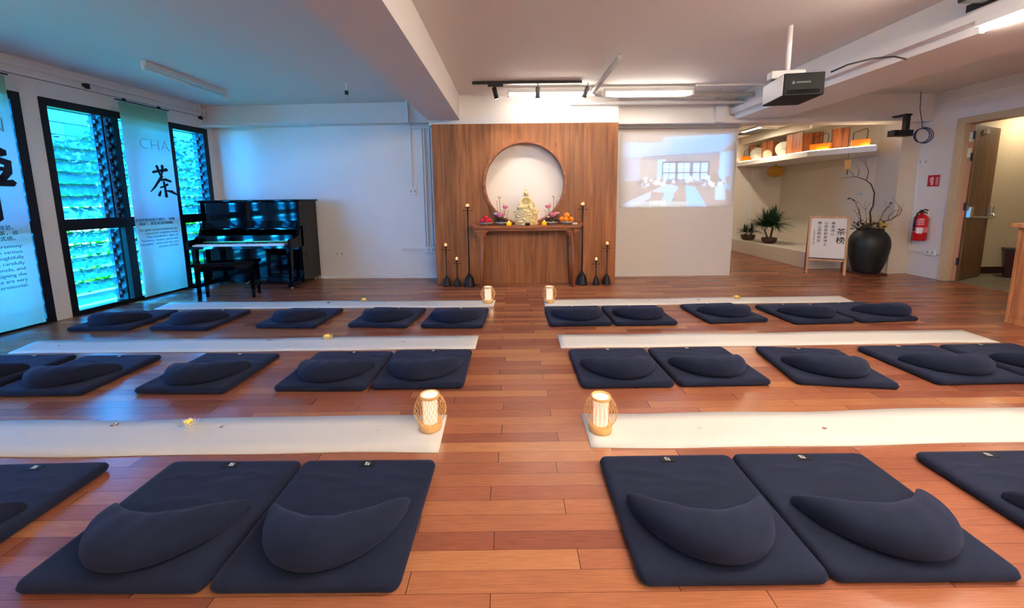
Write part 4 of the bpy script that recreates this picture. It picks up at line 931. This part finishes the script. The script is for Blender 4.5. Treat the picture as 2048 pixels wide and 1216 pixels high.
for rn, sides in rows:
    for sd, lst in sides:
        for i, (x, y, rm, rc) in enumerate(lst):
            v = kk % 3; kk += 1; o_ = ORD[i] if (i < 2 or i < len(lst)-1) else 'farthest from the aisle'
            lm = 'navy square mat %s in the %s %s of the aisle' % (o_, rn, sd); lc = 'navy crescent cushion on the mat %s, %s, %s side' % (o_, rn, sd)
            rr_ = math.radians(rm); cx_, cy_ = x, y-.01
            if v not in usedM: m_ = protoM[v]; m_.location = (x, y, 0); m_.rotation_euler = (0, 0, rr_); m_['label'] = lm; usedM.add(v)
            else: m_ = dup(protoM[v], (x, y, 0), rr_, lm)
            dx = {('back row', 'right', 4): .13, ('front row', 'left', 0): .0, ('front row', 'right', 1): .02}.get((rn, sd, i), 0)
            q = math.radians(rc)
            if v not in usedC: c_ = protoC[v]; c_.location = (cx_+dx, cy_, .0465); c_.rotation_euler = (0, 0, q); c_['label'] = lc; usedC.add(v)
            else: c_ = dup(protoC[v], (cx_+dx, cy_, .0465), q, lc)

# ------------------------------------------------------------------ bamboo lanterns
shade_m = mat('lantern_shade', (.85, .80, .70), .6, emit=(1, .86, .66), es=.22)
def lantern(kind, label, loc):
    t = thing('bamboo_lantern', label, 'lantern', loc, 0, 'bamboo lanterns at the ends of the runners')
    bm = bmesh.new(); lathe(bm, [(.062, 0), (.064, .008), (.064, .03), (.058, .036), (.05, .038)], 32); mk('base_ring', bm, bamboo, t, True)
    def rad(z): q = (z-.03)/.165; return .052+.038*math.sin(PI*q)**.8 if 0 < q < 1 else .052
    bm = bmesh.new(); n = 24; tw = .9 if kind else .28
    for sg in (-1, 1):
        for k in range(n):
            pts = []
            for j in range(13):
                z = .03+.165*j/12; q = j/12; a = 2*PI*k/n+sg*tw*(q-.5)*(1 if kind else math.sin(q*9)*.6); r = rad(z); pts.append((r*math.cos(a), r*math.sin(a), z))
            tube(bm, pts, .0010, 4, False)
    mk('woven_cage', bm, bamboo, t)
    bm = bmesh.new(); rr = [(.052, .185), (.055, .188), (.055, .203), (.050, .203), (.049, .187)]; lathe(bm, rr, 32, cap=False); mk('top_ring', bm, bamboo, t, True)
    bm = bmesh.new(); lathe(bm, [(.040, .035), (.041, .19), (.047, .194), (.047, .199) if kind else (.0385, .19), (.001, .199) if kind else (.036, .12)], 28, cap=False); s = mk('paper_shade', bm, shade_m, t, True)
    bm = bmesh.new()
    for k in range(22): a = 2*PI*k/22; tube(bm, [(.043*math.cos(a), .043*math.sin(a), .035), (.046*math.cos(a), .046*math.sin(a), .11), (.043*math.cos(a), .043*math.sin(a), .19)], .0008, 4, False)
    mk('shade_rib', bm, bamboo, t)
    l = light('lantern_bulb', 'POINT', (0, 0, .11), .5, (1, .8, .55), parent=t, shadow_soft_size=.06)
    return t
lantern(1, 'bamboo net lantern on the front left paper runner end', (-.470, 2.10, .008))
lantern(0, 'open-topped ribbed bamboo lantern on the front right paper runner end', (.488, 2.06, .008))
lantern(1, 'bamboo net lantern at the aisle end of the back left runner', (-.297, 4.81, .0095))
lantern(0, 'ribbed bamboo lantern at the aisle end of the back right runner', (.470, 4.80, .008))

# ------------------------------------------------------------------ small things on the runners
crystal = mat('crystal_petal', (.92, .95, 1), .08, spec=.8, trans=.55, ior=1.4)
def lotus_holder(px, py, tint, label):
    p = on_floor(px, py, .008); t = thing('lotus_candle_holder', label, 'candle holder', p, random.uniform(0, 1), 'lotus candle holders on the runners')
    m_ = crystal if tint == 0 else mat('cream_petal', hexc(240, 225, 180), .3, trans=.2) if tint == 1 else mat('amber_petal', hexc(232, 198, 140), .3, trans=.2)
    for (nn, r, z, l) in ((8, .055, .004, .03), (8, .04, .012, .036), (6, .026, .02, .03)):
        bm = bmesh.new()
        for k in range(nn):
            a = 2*PI*k/nn+z*20; d = Vector((math.cos(a), math.sin(a), 0)); s = Vector((-d.y, d.x, 0))
            v = [bm.verts.new(q) for q in (d*r*.3+Vector((0, 0, z*.5)), d*r*.75+s*.013+Vector((0, 0, z)), d*r*1.05+Vector((0, 0, z+l*.6)), d*r*.75-s*.013+Vector((0, 0, z)), d*r*.7+Vector((0, 0, z-.003)))]
            bm.faces.new((v[0], v[4], v[1])); bm.faces.new((v[1], v[4], v[2])); bm.faces.new((v[4], v[3], v[2])); bm.faces.new((v[0], v[3], v[4]))
        mk('petal_ring', bm, m_, t)
    bm = bmesh.new(); lathe(bm, [(.018, .012), (.019, .034), (.014, .036)], 20); mk('tealight', bm, mat('tealight_yellow', hexc(255, 205, 60), .4, emit=hexc(255, 190, 40), es=.2), t, True)
lotus_holder(378, 852, 0, 'clear crystal lotus candle holder with yellow tealight on the front left runner')
lotus_holder(655, 677, 1, 'cream lotus candle holder on the middle left runner')
lotus_holder(728, 602, 2, 'yellow lotus candle holder on the back left runner')
lotus_holder(1473, 597, 2, 'pale yellow lotus candle holder on the back right runner')
petW = mat('petal_white', hexc(236, 232, 210), .5); petP = mat('petal_purple', hexc(96, 22, 60), .5); petM = mat('petal_magenta', hexc(150, 30, 80), .5)
def orchid(px, py, m1, m2, s, label, n=4):
    p = on_floor(px, py, .009); rd = random.Random(px); t = thing('fallen_blossom', label, 'flower', p, rd.uniform(0, 3), 'fallen blossoms on the runners')
    for k in range(n):
        a = 2*PI*k/n+rd.uniform(-.3, .3); bm = bmesh.new(); R_ = Euler_(0, -rd.uniform(.1, .7), a); ell(bm, Vector((math.cos(a), math.sin(a), .35))*s*.5, (s*.55, s*.28, s*.10), 10, 6, R_); mk('petal', bm, m1 if k % 2 else m2, t, True)
    bm = bmesh.new(); tube(bm, [(0, 0, s*.1), (s*.5, s*.3, s*.4), (s*1.1, s*.5, s*.3)], s*.05, 5); mk('stem', bm, stemM, t)
def Euler_(a, b, c):
    from mathutils import Euler
    return Euler((a, b, c))
def petal(px, py, m_, s, label):
    p = on_floor(px, py, .009); rd = random.Random(px); bm = bmesh.new(); n = 10
    top = [bm.verts.new((s*math.cos(2*PI*i/n)*(1+.2*math.cos(2*PI*i/n)), s*.5*math.sin(2*PI*i/n), .002+.004*abs(math.cos(2*PI*i/n)))) for i in range(n)]; c = bm.verts.new((0, 0, .001)); c2 = bm.verts.new((0, 0, .0))
    for i in range(n): bm.faces.new((top[i], top[(i+1) % n], c)); bm.faces.new((top[(i+1) % n], top[i], c2))
    o = mk('loose_petal', bm, m_, smooth=True, loc=p); o.rotation_euler = (0, 0, rd.uniform(-.6, .6)); tag(o, label, 'petal', 'loose petals on the runners')
orchid(230, 851, petP, petW, .022, 'purple and white blossom left of the crystal lotus on the front left runner')
orchid(440, 855, petW, petP, .015, 'small white and purple bud right of the crystal lotus on the front left runner', 2)
orchid(540, 681, petM, petW, .020, 'pink and white blossom on the middle left runner')
orchid(657, 606, petM, petP, .024, 'magenta blossom on the back left runner')
orchid(1397, 600, petM, petP, .020, 'reddish blossom on the back right runner', 3)
petal(757, 862, petW, .012, 'small white petal on the front left runner near the lantern')
petal(820, 857, petW, .004, 'tiny white crumb of petal on the front left runner')
petal(1400, 857, petW, .012, 'small white petal on the front right runner'); petal(1648, 857, petM, .012, 'magenta petal on the front right runner')
petal(806, 684, petP, .012, 'dark petal near the aisle on the middle left runner'); petal(118, 692, stemM, .012, 'dark dry leaf at the window end of the middle left runner')
petal(769, 607, petP, .012, 'dark petal near the aisle on the back left runner'); petal(480, 612, petP, .012, 'dark petal near the window end of the back left runner')
petal(1205, 602, petP, .010, 'dark petal on the back right runner near the lantern'); petal(1298, 601, petP, .012, 'dark petal halfway along the back right runner'); petal(1505, 685, petW, .008, 'tiny petal on the middle right runner')

# ------------------------------------------------------------------ alcove shelf things
amber = mat('amber_lit_box', hexc(214, 104, 16), .25, emit=hexc(255, 110, 5), es=.10, coat=.3)  # faint emission stands in for shelf strip light passing through the boxes
led = lamp_mat('led_strip_glow', (1, .82, .55), 6)
bm = bmesh.new(); P_ = [(5.265, 9.25), (5.265, 7.12), (5.735, 6.335)]
for a, b in zip(P_, P_[1:]): tube(bm, [(a[0], a[1], 2.061), (b[0], b[1], 2.061)], .006, 6)
tag(mk('led_strip', bm, led), 'warm glowing light strip along the edge of the alcove shelf', 'light strip')
for (cx_, cy_, l_, rz) in ((5.36, 8.2, 2.0, 0), (5.56, 6.76, .8, math.atan2(.49, .8))):
    light('shelf_glow', 'AREA', (cx_+.03, cy_, 2.07), 1.1 if l_ > 1 else 1.2, (1, .80, .52), (PI, 0, rz), .05, l_)
def board(p, q, label, h=.37):
    p, q = Vector(p), Vector(q); d = q-p; t = thing('display_board', label, 'board', (*p, 2.056), math.atan2(d.y, d.x), 'wooden boards on the alcove shelf')
    mk('board_panel', bx(0, d.length, -.011, .011, 0, h), board_wood, t, bevel=.002); mk('foot', bx(d.length*.2, d.length*.8, -.03, .03, 0, .012), board_wood, t)
board((5.46, 9.22), (5.62, 9.09), 'dark plank set back on the shelf behind the farthest round disc')
board((5.42, 8.68), (5.42, 8.33), 'upright teak plank between the two farthest round discs on the shelf')
board((5.75, 8.84), (5.75, 8.42), 'dark plank set back on the shelf behind the largest round disc')
board((5.335, 7.79), (5.345, 7.39), 'broad teak plank right of the largest round disc on the shelf', .38)
board((5.55, 7.66), (5.72, 7.39), 'teak plank left of the amber box in the middle of the shelf', .385)
board((5.63, 7.09), (5.74, 6.85), 'teak plank standing between the two amber boxes near the shelf corner', .37)
stone = mat('pale_disc_stone', (.46, .44, .37), .6, noise=.3, nscale=(9, 9, 9)); brownish = mat('cream_disc_stone', (.50, .38, .26), .6, noise=.2, nscale=(14, 14, 14))
for (x, y, r, m_, lb) in ((5.42, 8.84, .14, stone, 'large pale round disc farthest along the alcove shelf'), (5.33, 8.35, .085, brownish, 'small cream round disc on the alcove shelf'), (5.45, 8.03, .15, stone, 'largest pale round disc in the middle of the alcove shelf')):
    t = thing('round_disc', lb, 'disc', (x, y, 2.058), .0); bm = bmesh.new(); M_ = Matrix.Translation((0, 0, r)) @ Matrix.Rotation(-.55, 4, 'Z') @ Matrix.Rotation(PI/2-.12, 4, 'X')
    k0 = len(bm.verts); lathe(bm, [(r*.9, -.018), (r, -.008), (r, .008), (r*.85, .02), (.02, .026)], 36); [setattr(v, 'co', M_ @ v.co) for v in bm.verts]; mk('disc_body', bm, m_, t, True)
    mk('disc_stand', bx(-.03, .03, -.03, .03, 0, .006), board_wood, t)
def amber_box(p, rz, w, label, flip=1):
    t = thing('amber_box', label, 'box', (*p, 2.056), rz, 'amber boxes with wire handles on the alcove shelf'); mk('box_body', bx(-w/2, w/2, -.07, .07, 0, .125), amber, t, bevel=.008); mk('box_rim', bx(-w/2-.004, w/2+.004, -.074, .074, .12, .13), mat('amber_rim', hexc(190, 96, 24), .3), t)
    bm = bmesh.new(); tube(bm, [(w*.35*flip, 0, .12), (w*.38*flip, 0, .26), (w*.33*flip, 0, .30), (w*.1*flip, 0, .285), (-w*.35*flip, 0, .25), (-w*.42*flip, 0, .25), (-w*.45*flip, 0, .12)], .005, 6); mk('wire_handle', bm, iron, t, True)
amber_box((5.39, 9.17), -1.1, .15, 'amber box with wire handle at the far end of the alcove shelf')
amber_box((5.47, 7.11), -1.0, .28, 'amber box between the two rightmost planks on the shelf')
amber_box((5.74, 6.62), -.54, .22, 'amber box with tall wire handle at the near corner of the shelf')
t = thing('hanging_tag', 'wooden tag hanging on a string below the shelf corner', 'tag', (5.57, 6.62, 1.965)); bm = bmesh.new(); tube(bm, [(0, 0, 0), (0, 0, -.10)], .003, 5); mk('string', bm, stemM, t)
mk('tag_body', bx(-.05, .05, -.008, .008, -.26, -.10), bamboo, t, bevel=.004); bm = bmesh.new(); tube(bm, [(0, 0, -.26), (0, 0, -.34)], [.004, .010], 6); mk('tassel', bm, stemM, t)
t = thing('paper_lantern', 'dim yellow paper globe hanging below the alcove shelf', 'lantern', (5.60, 8.46, 1.965)); bm = bmesh.new(); tube(bm, [(0, 0, 0), (0, 0, -.06)], .004, 6); mk('cord', bm, stemM, t)
bm = bmesh.new(); ell(bm, (0, 0, -.17), (.16, .16, .12), 28, 18); mk('globe', bm, mat('yellow_paper', hexc(190, 140, 50), .8, noise=.15, nscale=(2, 2, 60)), t, True)
t = thing('ceiling_vent', 'dark slotted air vent on the alcove ceiling', 'vent', (5.02, 8.3, 2.6)); mk('vent_slot', bx(-.16, .16, -.4, .4, -.02, 0), black_matte, t); mk('vent_frame', bx(-.19, .19, -.43, -.40, -.025, 0), trunk_m, t)
t = thing('ceiling_light', 'slim lit strip light on the alcove ceiling', 'ceiling light', (4.75, 8.0, 2.6)); mk('light_body', bx(-.05, .05, -.3, .3, -.02, 0), trunk_m, t); mk('diffuser', bx(-.03, .03, -.28, .28, -.03, -.02), lamp_mat('alcove_glow', (1, .88, .7), 3), t)
bm = bmesh.new(); box(bm, 5.58, 5.62, 9.27, 9.3, .285, 1.9); struct(mk('trim_18', bm, trunk_m), 'white vertical conduit in the alcove')
# plants
dr = mat('dracaena_leaf', hexc(40, 70, 46), .4, noise=.3, nscale=(8, 8, 8)); pot_m = mat('bronze_pot', hexc(70, 44, 34), .3)
def strappy(loc, h, r, n, label, seed, stems=3):
    rd = random.Random(seed); t = thing('potted_plant', label, 'plant', loc); bm = bmesh.new(); lathe(bm, [(.09, 0), (.13, .03), (.15, .10), (.14, .12), (.12, .11)], 24); mk('pot', bm, pot_m, t, True)
    heads = []
    bm = bmesh.new()
    for k in range(stems):
        a = 2*PI*k/stems+.4; hp = Vector((.10*math.cos(a), .10*math.sin(a), h*(.28+.14*rd.random()))); tube(bm, [(.03*math.cos(a), .03*math.sin(a), .08), hp*.6, hp], [.02, .017, .014], 8); heads.append(hp)
    mk('stem', bm, bark, t, True); bm = bmesh.new()
    for k in range(n):
        c = heads[rd.randrange(stems)]; a = rd.uniform(0, 2*PI); el = rd.uniform(.2, 1.5); l = r*rd.uniform(.75, 1.1); d = Vector((math.cos(a), math.sin(a), 0)); s = Vector((-d.y, d.x, 0)); prev = None
        for j in range(7):
            q = j/6; p = c+d*(l*q*math.cos(el)*1.05)+Vector((0, 0, l*q*math.sin(el)-l*.55*q*q*math.cos(el)*.9+.03)); w = .012*(1-q**2)+.001
            v = (bm.verts.new(p+s*w), bm.verts.new(p-Vector((0, 0, w*.5))), bm.verts.new(p-s*w))
            if prev: bm.faces.new((prev[0], prev[1], v[1], v[0])); bm.faces.new((prev[1], prev[2], v[2], v[1]))
            prev = v
    mk('strap_leaves', bm, dr, t, True)
strappy((5.50, 8.35, .285), 1.05, .47, 320, 'large spiky green pot plant on the white plinth', 4)
strappy((5.45, 9.02, .285), .45, .24, 90, 'small dark pot plant in the far alcove corner', 9, 2)
# tall jar with branches
JX, JY = 5.82, 6.36
t = thing('tall_jar', 'big matte black jar with dry branches at the alcove corner', 'jar', (JX, JY, 0)); jm = mat('black_clay', (.012, .014, .013), .5, noise=.3, nscale=(5, 5, 5))
mk('wood_stand', bx(-.2, .2, -.17, .17, 0, .03), mat('dark_red_wood', hexc(80, 36, 26), .4), t, bevel=.006)
bm = bmesh.new(); lathe(bm, spline_prof([(.15, .03), (.18, .06), (.235, .25), (.264, .42), (.268, .50), (.25, .60), (.205, .68), (.172, .715), (.177, .735), (.165, .738), (.15, .70), (.15, .6)]), 64); mk('jar_body', bm, jm, t, True)
def jp(x, y, dy=0): return on_plane_y(1680+x/4.68, 300+y/4.68, JY+dy)-Vector((JX, JY, 0))
bm = bmesh.new()
for pts, r0, r1, dy in (([(285, 700), (285, 630), (280, 580), (310, 520), (322, 400), (290, 320), (240, 280), (190, 262), (150, 250), (80, 255), (0, 270)], .014, .002, 0), ([(250, 280), (268, 200), (240, 130), (190, 85)], .006, .0015, 0), ([(240, 130), (240, 80)], .003, .001, 0),
    ([(165, 245), (180, 200), (155, 130)], .005, .0015, 0), ([(125, 245), (115, 215), (80, 195)], .004, .0015, 0), ([(345, 705), (400, 670), (480, 650), (560, 600), (580, 560), (550, 510)], .009, .002, -.04), ([(450, 655), (455, 620), (510, 570), (575, 560), (600, 480)], .005, .001, -.04),
    ([(480, 650), (530, 610), (560, 540), (530, 500), (490, 440)], .004, .001, -.05), ([(250, 700), (240, 560), (160, 485)], .003, .001, .05), ([(240, 560), (290, 480)], .003, .001, .05), ([(210, 700), (140, 565), (90, 560)], .003, .001, -.06), ([(360, 690), (440, 540), (415, 470)], .003, .001, 0), ([(240, 560), (235, 480), (270, 500)], .002, .001, .05)):
    n_ = len(pts); tube(bm, [jp(x, y, dy) for x, y in pts], [r0+(r1-r0)*i/(n_-1) for i in range(n_)], 7)
mk('dry_branch', bm, mat('dry_branch_brown', hexc(62, 44, 36), .7), t, True)
bm = bmesh.new(); rd = random.Random(2)
def leafq(p, s, mi=0):
    a = Vector((rd.gauss(0, 1), rd.gauss(0, 1), rd.gauss(0, 1))).normalized(); b = a.orthogonal().normalized(); bm.faces.new([bm.verts.new(Vector(p)+q) for q in (a*s, b*s*.6, -a*s, -b*s*.6)]).material_index = mi
for pts in ([(190, 680), (190, 620), (170, 560), (150, 500), (125, 465), (90, 450), (65, 465)], [(350, 700), (400, 590), (440, 545), (480, 500), (480, 490)]):
    P = [jp(x, y, -.02) for x, y in pts]; tube(bm, P, .003, 5)
    for i in range(len(P)-1):
        for k in range(7): leafq(P[i].lerp(P[i+1], k/7)+Vector((rd.uniform(-.015, .015), rd.uniform(-.015, .015), 0)), .016)
for k in range(330): leafq((rd.uniform(-.25, .15), rd.uniform(-.15, .12), .735+abs(rd.gauss(0, .07))), rd.uniform(.012, .026))
mk('dark_leaves', bm, mat('dried_leaf', hexc(48, 36, 34), .7), t)
bm = bmesh.new()
for k in range(60): leafq((rd.uniform(.02, .16), rd.uniform(-.16, -.02), .75+rd.uniform(0, .10)), .022)
mk('yellow_blossom', bm, mat('yellow_blossom', hexc(214, 170, 60), .6), t)

# ------------------------------------------------------------------ easel sign
EA, EB = Vector((4.95, 6.53)), Vector((5.39, 6.25)); ed = (EB-EA).normalized(); ew = (EB-EA).length
t = thing('easel_sign', 'wooden A-frame easel sign with black calligraphy on white paper', 'sign', (*EA, 0), math.atan2(ed.y, ed.x))
lean = Matrix.Rotation(-.10, 4, 'X')
for x in (0, ew-.03): mk('front_leg', bx(x, x+.032, -.014, .014, 0, .95, mtx=lean), pale_wood, t, bevel=.003)
mk('top_rail', bx(0, ew, -.016, .016, .915, .95, mtx=lean), pale_wood, t, bevel=.003); mk('lower_rail', bx(.03, ew-.03, -.012, .012, .215, .245, mtx=lean), pale_wood, t)
mk('ledge', bx(.03, ew-.03, -.03, .0, .245, .262, mtx=lean), mat('dark_ledge', hexc(70, 40, 28), .5), t)
for x in (0, ew-.03): mk('rear_leg', bx(x, x+.028, .0, .024, 0, .93, mtx=Matrix.Translation((0, .27, 0)) @ Matrix.Rotation(.19, 4, 'X')), mat('red_brown_wood', hexc(128, 62, 40), .5), t)
mk('sign_paper', bx(.03, ew-.03, -.008, .004, .262, .916, mtx=lean), mat('sign_paper', (.78, .74, .68), .7), t)
ik = mat('sign_ink', (.012, .008, .006), .7)
def col_text(s, x, ztop, size, bold, name='calligraphy'):
    m_ = lean @ frame_mtx((x, -.0105, ztop-size), (1, 0, 0), (0, 0, 1)); text(name, '\n'.join(s), size, ik, m_, t, 'CENTER', bold, .0004, line=1.12)
col_text('茶榜', ew-.095, .775, .122, .0008, 'title_calligraphy'); col_text('禅茶润心', ew-.20, .87, .052, .0004); col_text('心安处即是净土', ew-.29, .87, .052, .0004); col_text('静心观照自在', ew-.375, .87, .052, .0004)
col_text('新加坡心安静心学堂', ew-.44, .72, .024, 0, 'signature')

# ------------------------------------------------------------------ right side: extinguisher, signs, door, cabinet, bin
ex = thing('fire_extinguisher', 'red fire extinguisher hanging on the wall between trunking and sign', 'fire extinguisher', (6.385, 6.13, .57)); red = mat('extinguisher_red', hexc(196, 20, 30), .25)
bm = bmesh.new(); lathe(bm, [(.078, 0), (.085, .012), (.085, .34), (.075, .375), (.04, .40), (.025, .41), (.025, .43)], 32); mk('cylinder', bm, red, ex, True)
bm = bmesh.new(); lathe(bm, [(.0865, .13), (.0865, .21)], 32, cap=False); mk('band_label', bm, mat('label_pink', hexc(226, 120, 120), .5), ex, True)
bm = bmesh.new(); vs = []
for i in range(6): a = PI*1.10+i*.16; vs.append((.0872*math.cos(a), .0872*math.sin(a)))
for a, b in zip(vs, vs[1:]): bm.faces.new([bm.verts.new(q) for q in ((*a, .115), (*b, .115), (*b, .205), (*a, .205))])
mk('white_label', bm, mat('label_paper', (.8, .76, .74), .6), ex)
bm = bmesh.new()
for zz in (.25, .285, .32):
    for a0 in np.linspace(PI*.95, PI*1.35, 6): a = a0; bm.faces.new([bm.verts.new(q) for q in ((.0868*math.cos(a), .0868*math.sin(a), zz), (.0868*math.cos(a+.11), .0868*math.sin(a+.11), zz), (.0868*math.cos(a+.11), .0868*math.sin(a+.11), zz+.02), (.0868*math.cos(a), .0868*math.sin(a), zz+.02))])
mk('printed_band', bm, mat('label_paper', (.8, .76, .74), .6), ex)
bm = bmesh.new(); tube(bm, [(0, 0, .42), (0, 0, .46)], .022, 12); tube(bm, [(-.02, -.01, .455), (-.06, -.05, .47)], .012, 8); mk('valve', bm, black_matte, ex, True)
bm = bmesh.new(); tube(bm, [(0, 0, .46), (.0, -.05, .485), (.0, -.09, .47)], .009, 8); tube(bm, [(0, 0, .44), (0, -.05, .44), (0, -.08, .43)], .008, 8); mk('lever_handle', bm, black_matte, ex, True)
bm = bmesh.new(); tube(bm, [(-.05, -.03, .46), (-.10, -.03, .42), (-.10, -.01, .30), (-.095, .0, .15)], .011, 8); mk('hose', bm, black_matte, ex, True)
mk('wall_bracket', bx(.06, .094, -.03, .03, .38, .46), trunk_m, ex)
sg = thing('fire_sign', 'small red fire extinguisher sign on the right wall', 'sign', (6.478, 6.10, 1.49)); mk('sign_plate', bx(-.006, 0, -.095, .095, -.095, .095), mat('sign_pinkwhite', (.80, .62, .60), .5), sg); mk('red_field', bx(-.008, -.005, -.085, .085, -.085, .085), mat('sign_red', hexc(180, 24, 44), .5), sg)
bm = bmesh.new(); box(bm, -.010, -.0075, .0, .035, -.065, .045); box(bm, -.010, -.0075, .008, .028, .045, .06); box(bm, -.010, -.0075, .04, .052, -.02, .05)
for k in range(5): box(bm, -.010, -.0075, -.07+.0*k, -.035+.004*(k % 2), -.06+.024*k, -.047+.024*k)
mk('pictogram', bm, mat('sign_mark', hexc(240, 190, 190), .5), sg)
dl = Vector((7.36, 6.20))-Vector((6.50, 5.80)); dr_ = bpy.data.objects.new('door_1', None); COL.objects.link(dr_); dr_.location = (6.515, 5.735, 0); dr_.rotation_euler = (0, 0, math.atan2(dl.y, dl.x)); struct(dr_, 'brown timber door standing open into the corridor')
dw = wood('door_wood', hexc(96, 66, 40), hexc(140, 104, 66), 'Z', .5); mk('leaf', bx(0.02, .93, -.045, 0, .01, 2.255), dw, dr_, bevel=.003)
mk('leaf_edge', bx(.006, .021, -.047, .002, .01, 2.255), mat('edge_wood', hexc(186, 132, 96), .5), dr_)
for z in (.25, 1.05, 1.75, 2.05): mk('hinge', bx(-.02, .02, -.06, -.04, z, z+.11), black_matte, dr_)
for z in (1.86, 2.08): mk('notice_plate', bx(-.002, .006, -.04, .0, z-.06, z+.07), mat('cream_plate', hexc(226, 216, 180), .5), dr_)
bm = bmesh.new(); tube(bm, [(.10, -.06, 1.02), (.16, -.09, .95), (.60, -.13, .93), (.86, -.12, .94), (.90, -.07, 1.02)], .016, 8); mk('panic_bar', bm, mat('steel', (.55, .52, .46), .3, .8), dr_, True)
for x in (.06, .84): mk('bar_housing', bx(x, x+.09, -.10, -.04, .94, 1.10), mat('steel', (.55, .52, .46), .3, .8), dr_, bevel=.01)
mk('door_closer', bx(.30, .40, -.08, -.045, 2.14, 2.20), mat('white_glaze', (.85, .82, .78), .2), dr_, bevel=.005)
cb = thing('wooden_cabinet', 'low teak cabinet cut by the right edge of the photo', 'cabinet', (5.0, 3.85, 0))
mk('carcass', bx(.02, .60, -1.6, -.01, 0, .955), cab_wood, cb); mk('cabinet_top', bx(-.05, .64, -1.64, .04, .955, 1.0), cab_wood, cb, bevel=.004)
for k in range(2):
    y0_ = -.80-.80*k+.005; d = mk('door', bx(.0, .022, y0_, y0_+.76, .06, .93), cab_wood, cb, bevel=.003)
    for (a, b_, c, e, g_) in ((y0_, y0_+.06, .06, .93, 0), (y0_+.70, y0_+.76, .06, .93, 0), (y0_+.061, y0_+.699, .06, .13, .001), (y0_+.061, y0_+.699, .86, .93, .001)): mk('door_rail', bx(-.012+g_, -.0002, a, b_, c, e), cab_wood, d, bevel=.002)
mk('plinth_board', bx(-.010, .019, -1.6, -.032, 0, .058), cab_wood, cb); mk('corner_post', bx(-.014, .019, -.0315, .0, .0, .954), cab_wood, cb)
bn = thing('waste_bin', 'dark red waste bin standing in the corridor beside the wall', 'bin', (7.80, 5.99, 0)); bm = bmesh.new()
lathe(bm, [(.15, 0), (.155, .01), (.20, .40)], 4); mk('bin_body', bm, mat('dark_red_plastic', hexc(60, 14, 20), .4), bn); bm = bmesh.new(); lathe(bm, [(.21, .40), (.21, .44)], 4); mk('bin_rim', bm, black_matte, bn)
t = thing('ceiling_speaker', 'black box hanging from the ceiling near the top right corner', 'speaker', (3.20, 2.84, CZ)); mk('speaker_box', bx(-.09, .09, -.09, .09, -.20, -.02), black_matte, t, bevel=.01); mk('mount_plate', bx(-.06, .06, -.06, .06, -.02, 0), trunk_m, t)
t = thing('wall_vent', 'dark slotted vent on the side of the deep beam at the top right', 'vent', (3.418, 3.02, 2.65)); mk('vent_slot', bx(-.008, 0, -.12, .12, -.03, .03), black_matte, t); mk('vent_frame', bx(-.012, 0, -.13, .13, .03, .04), trunk_m, t)
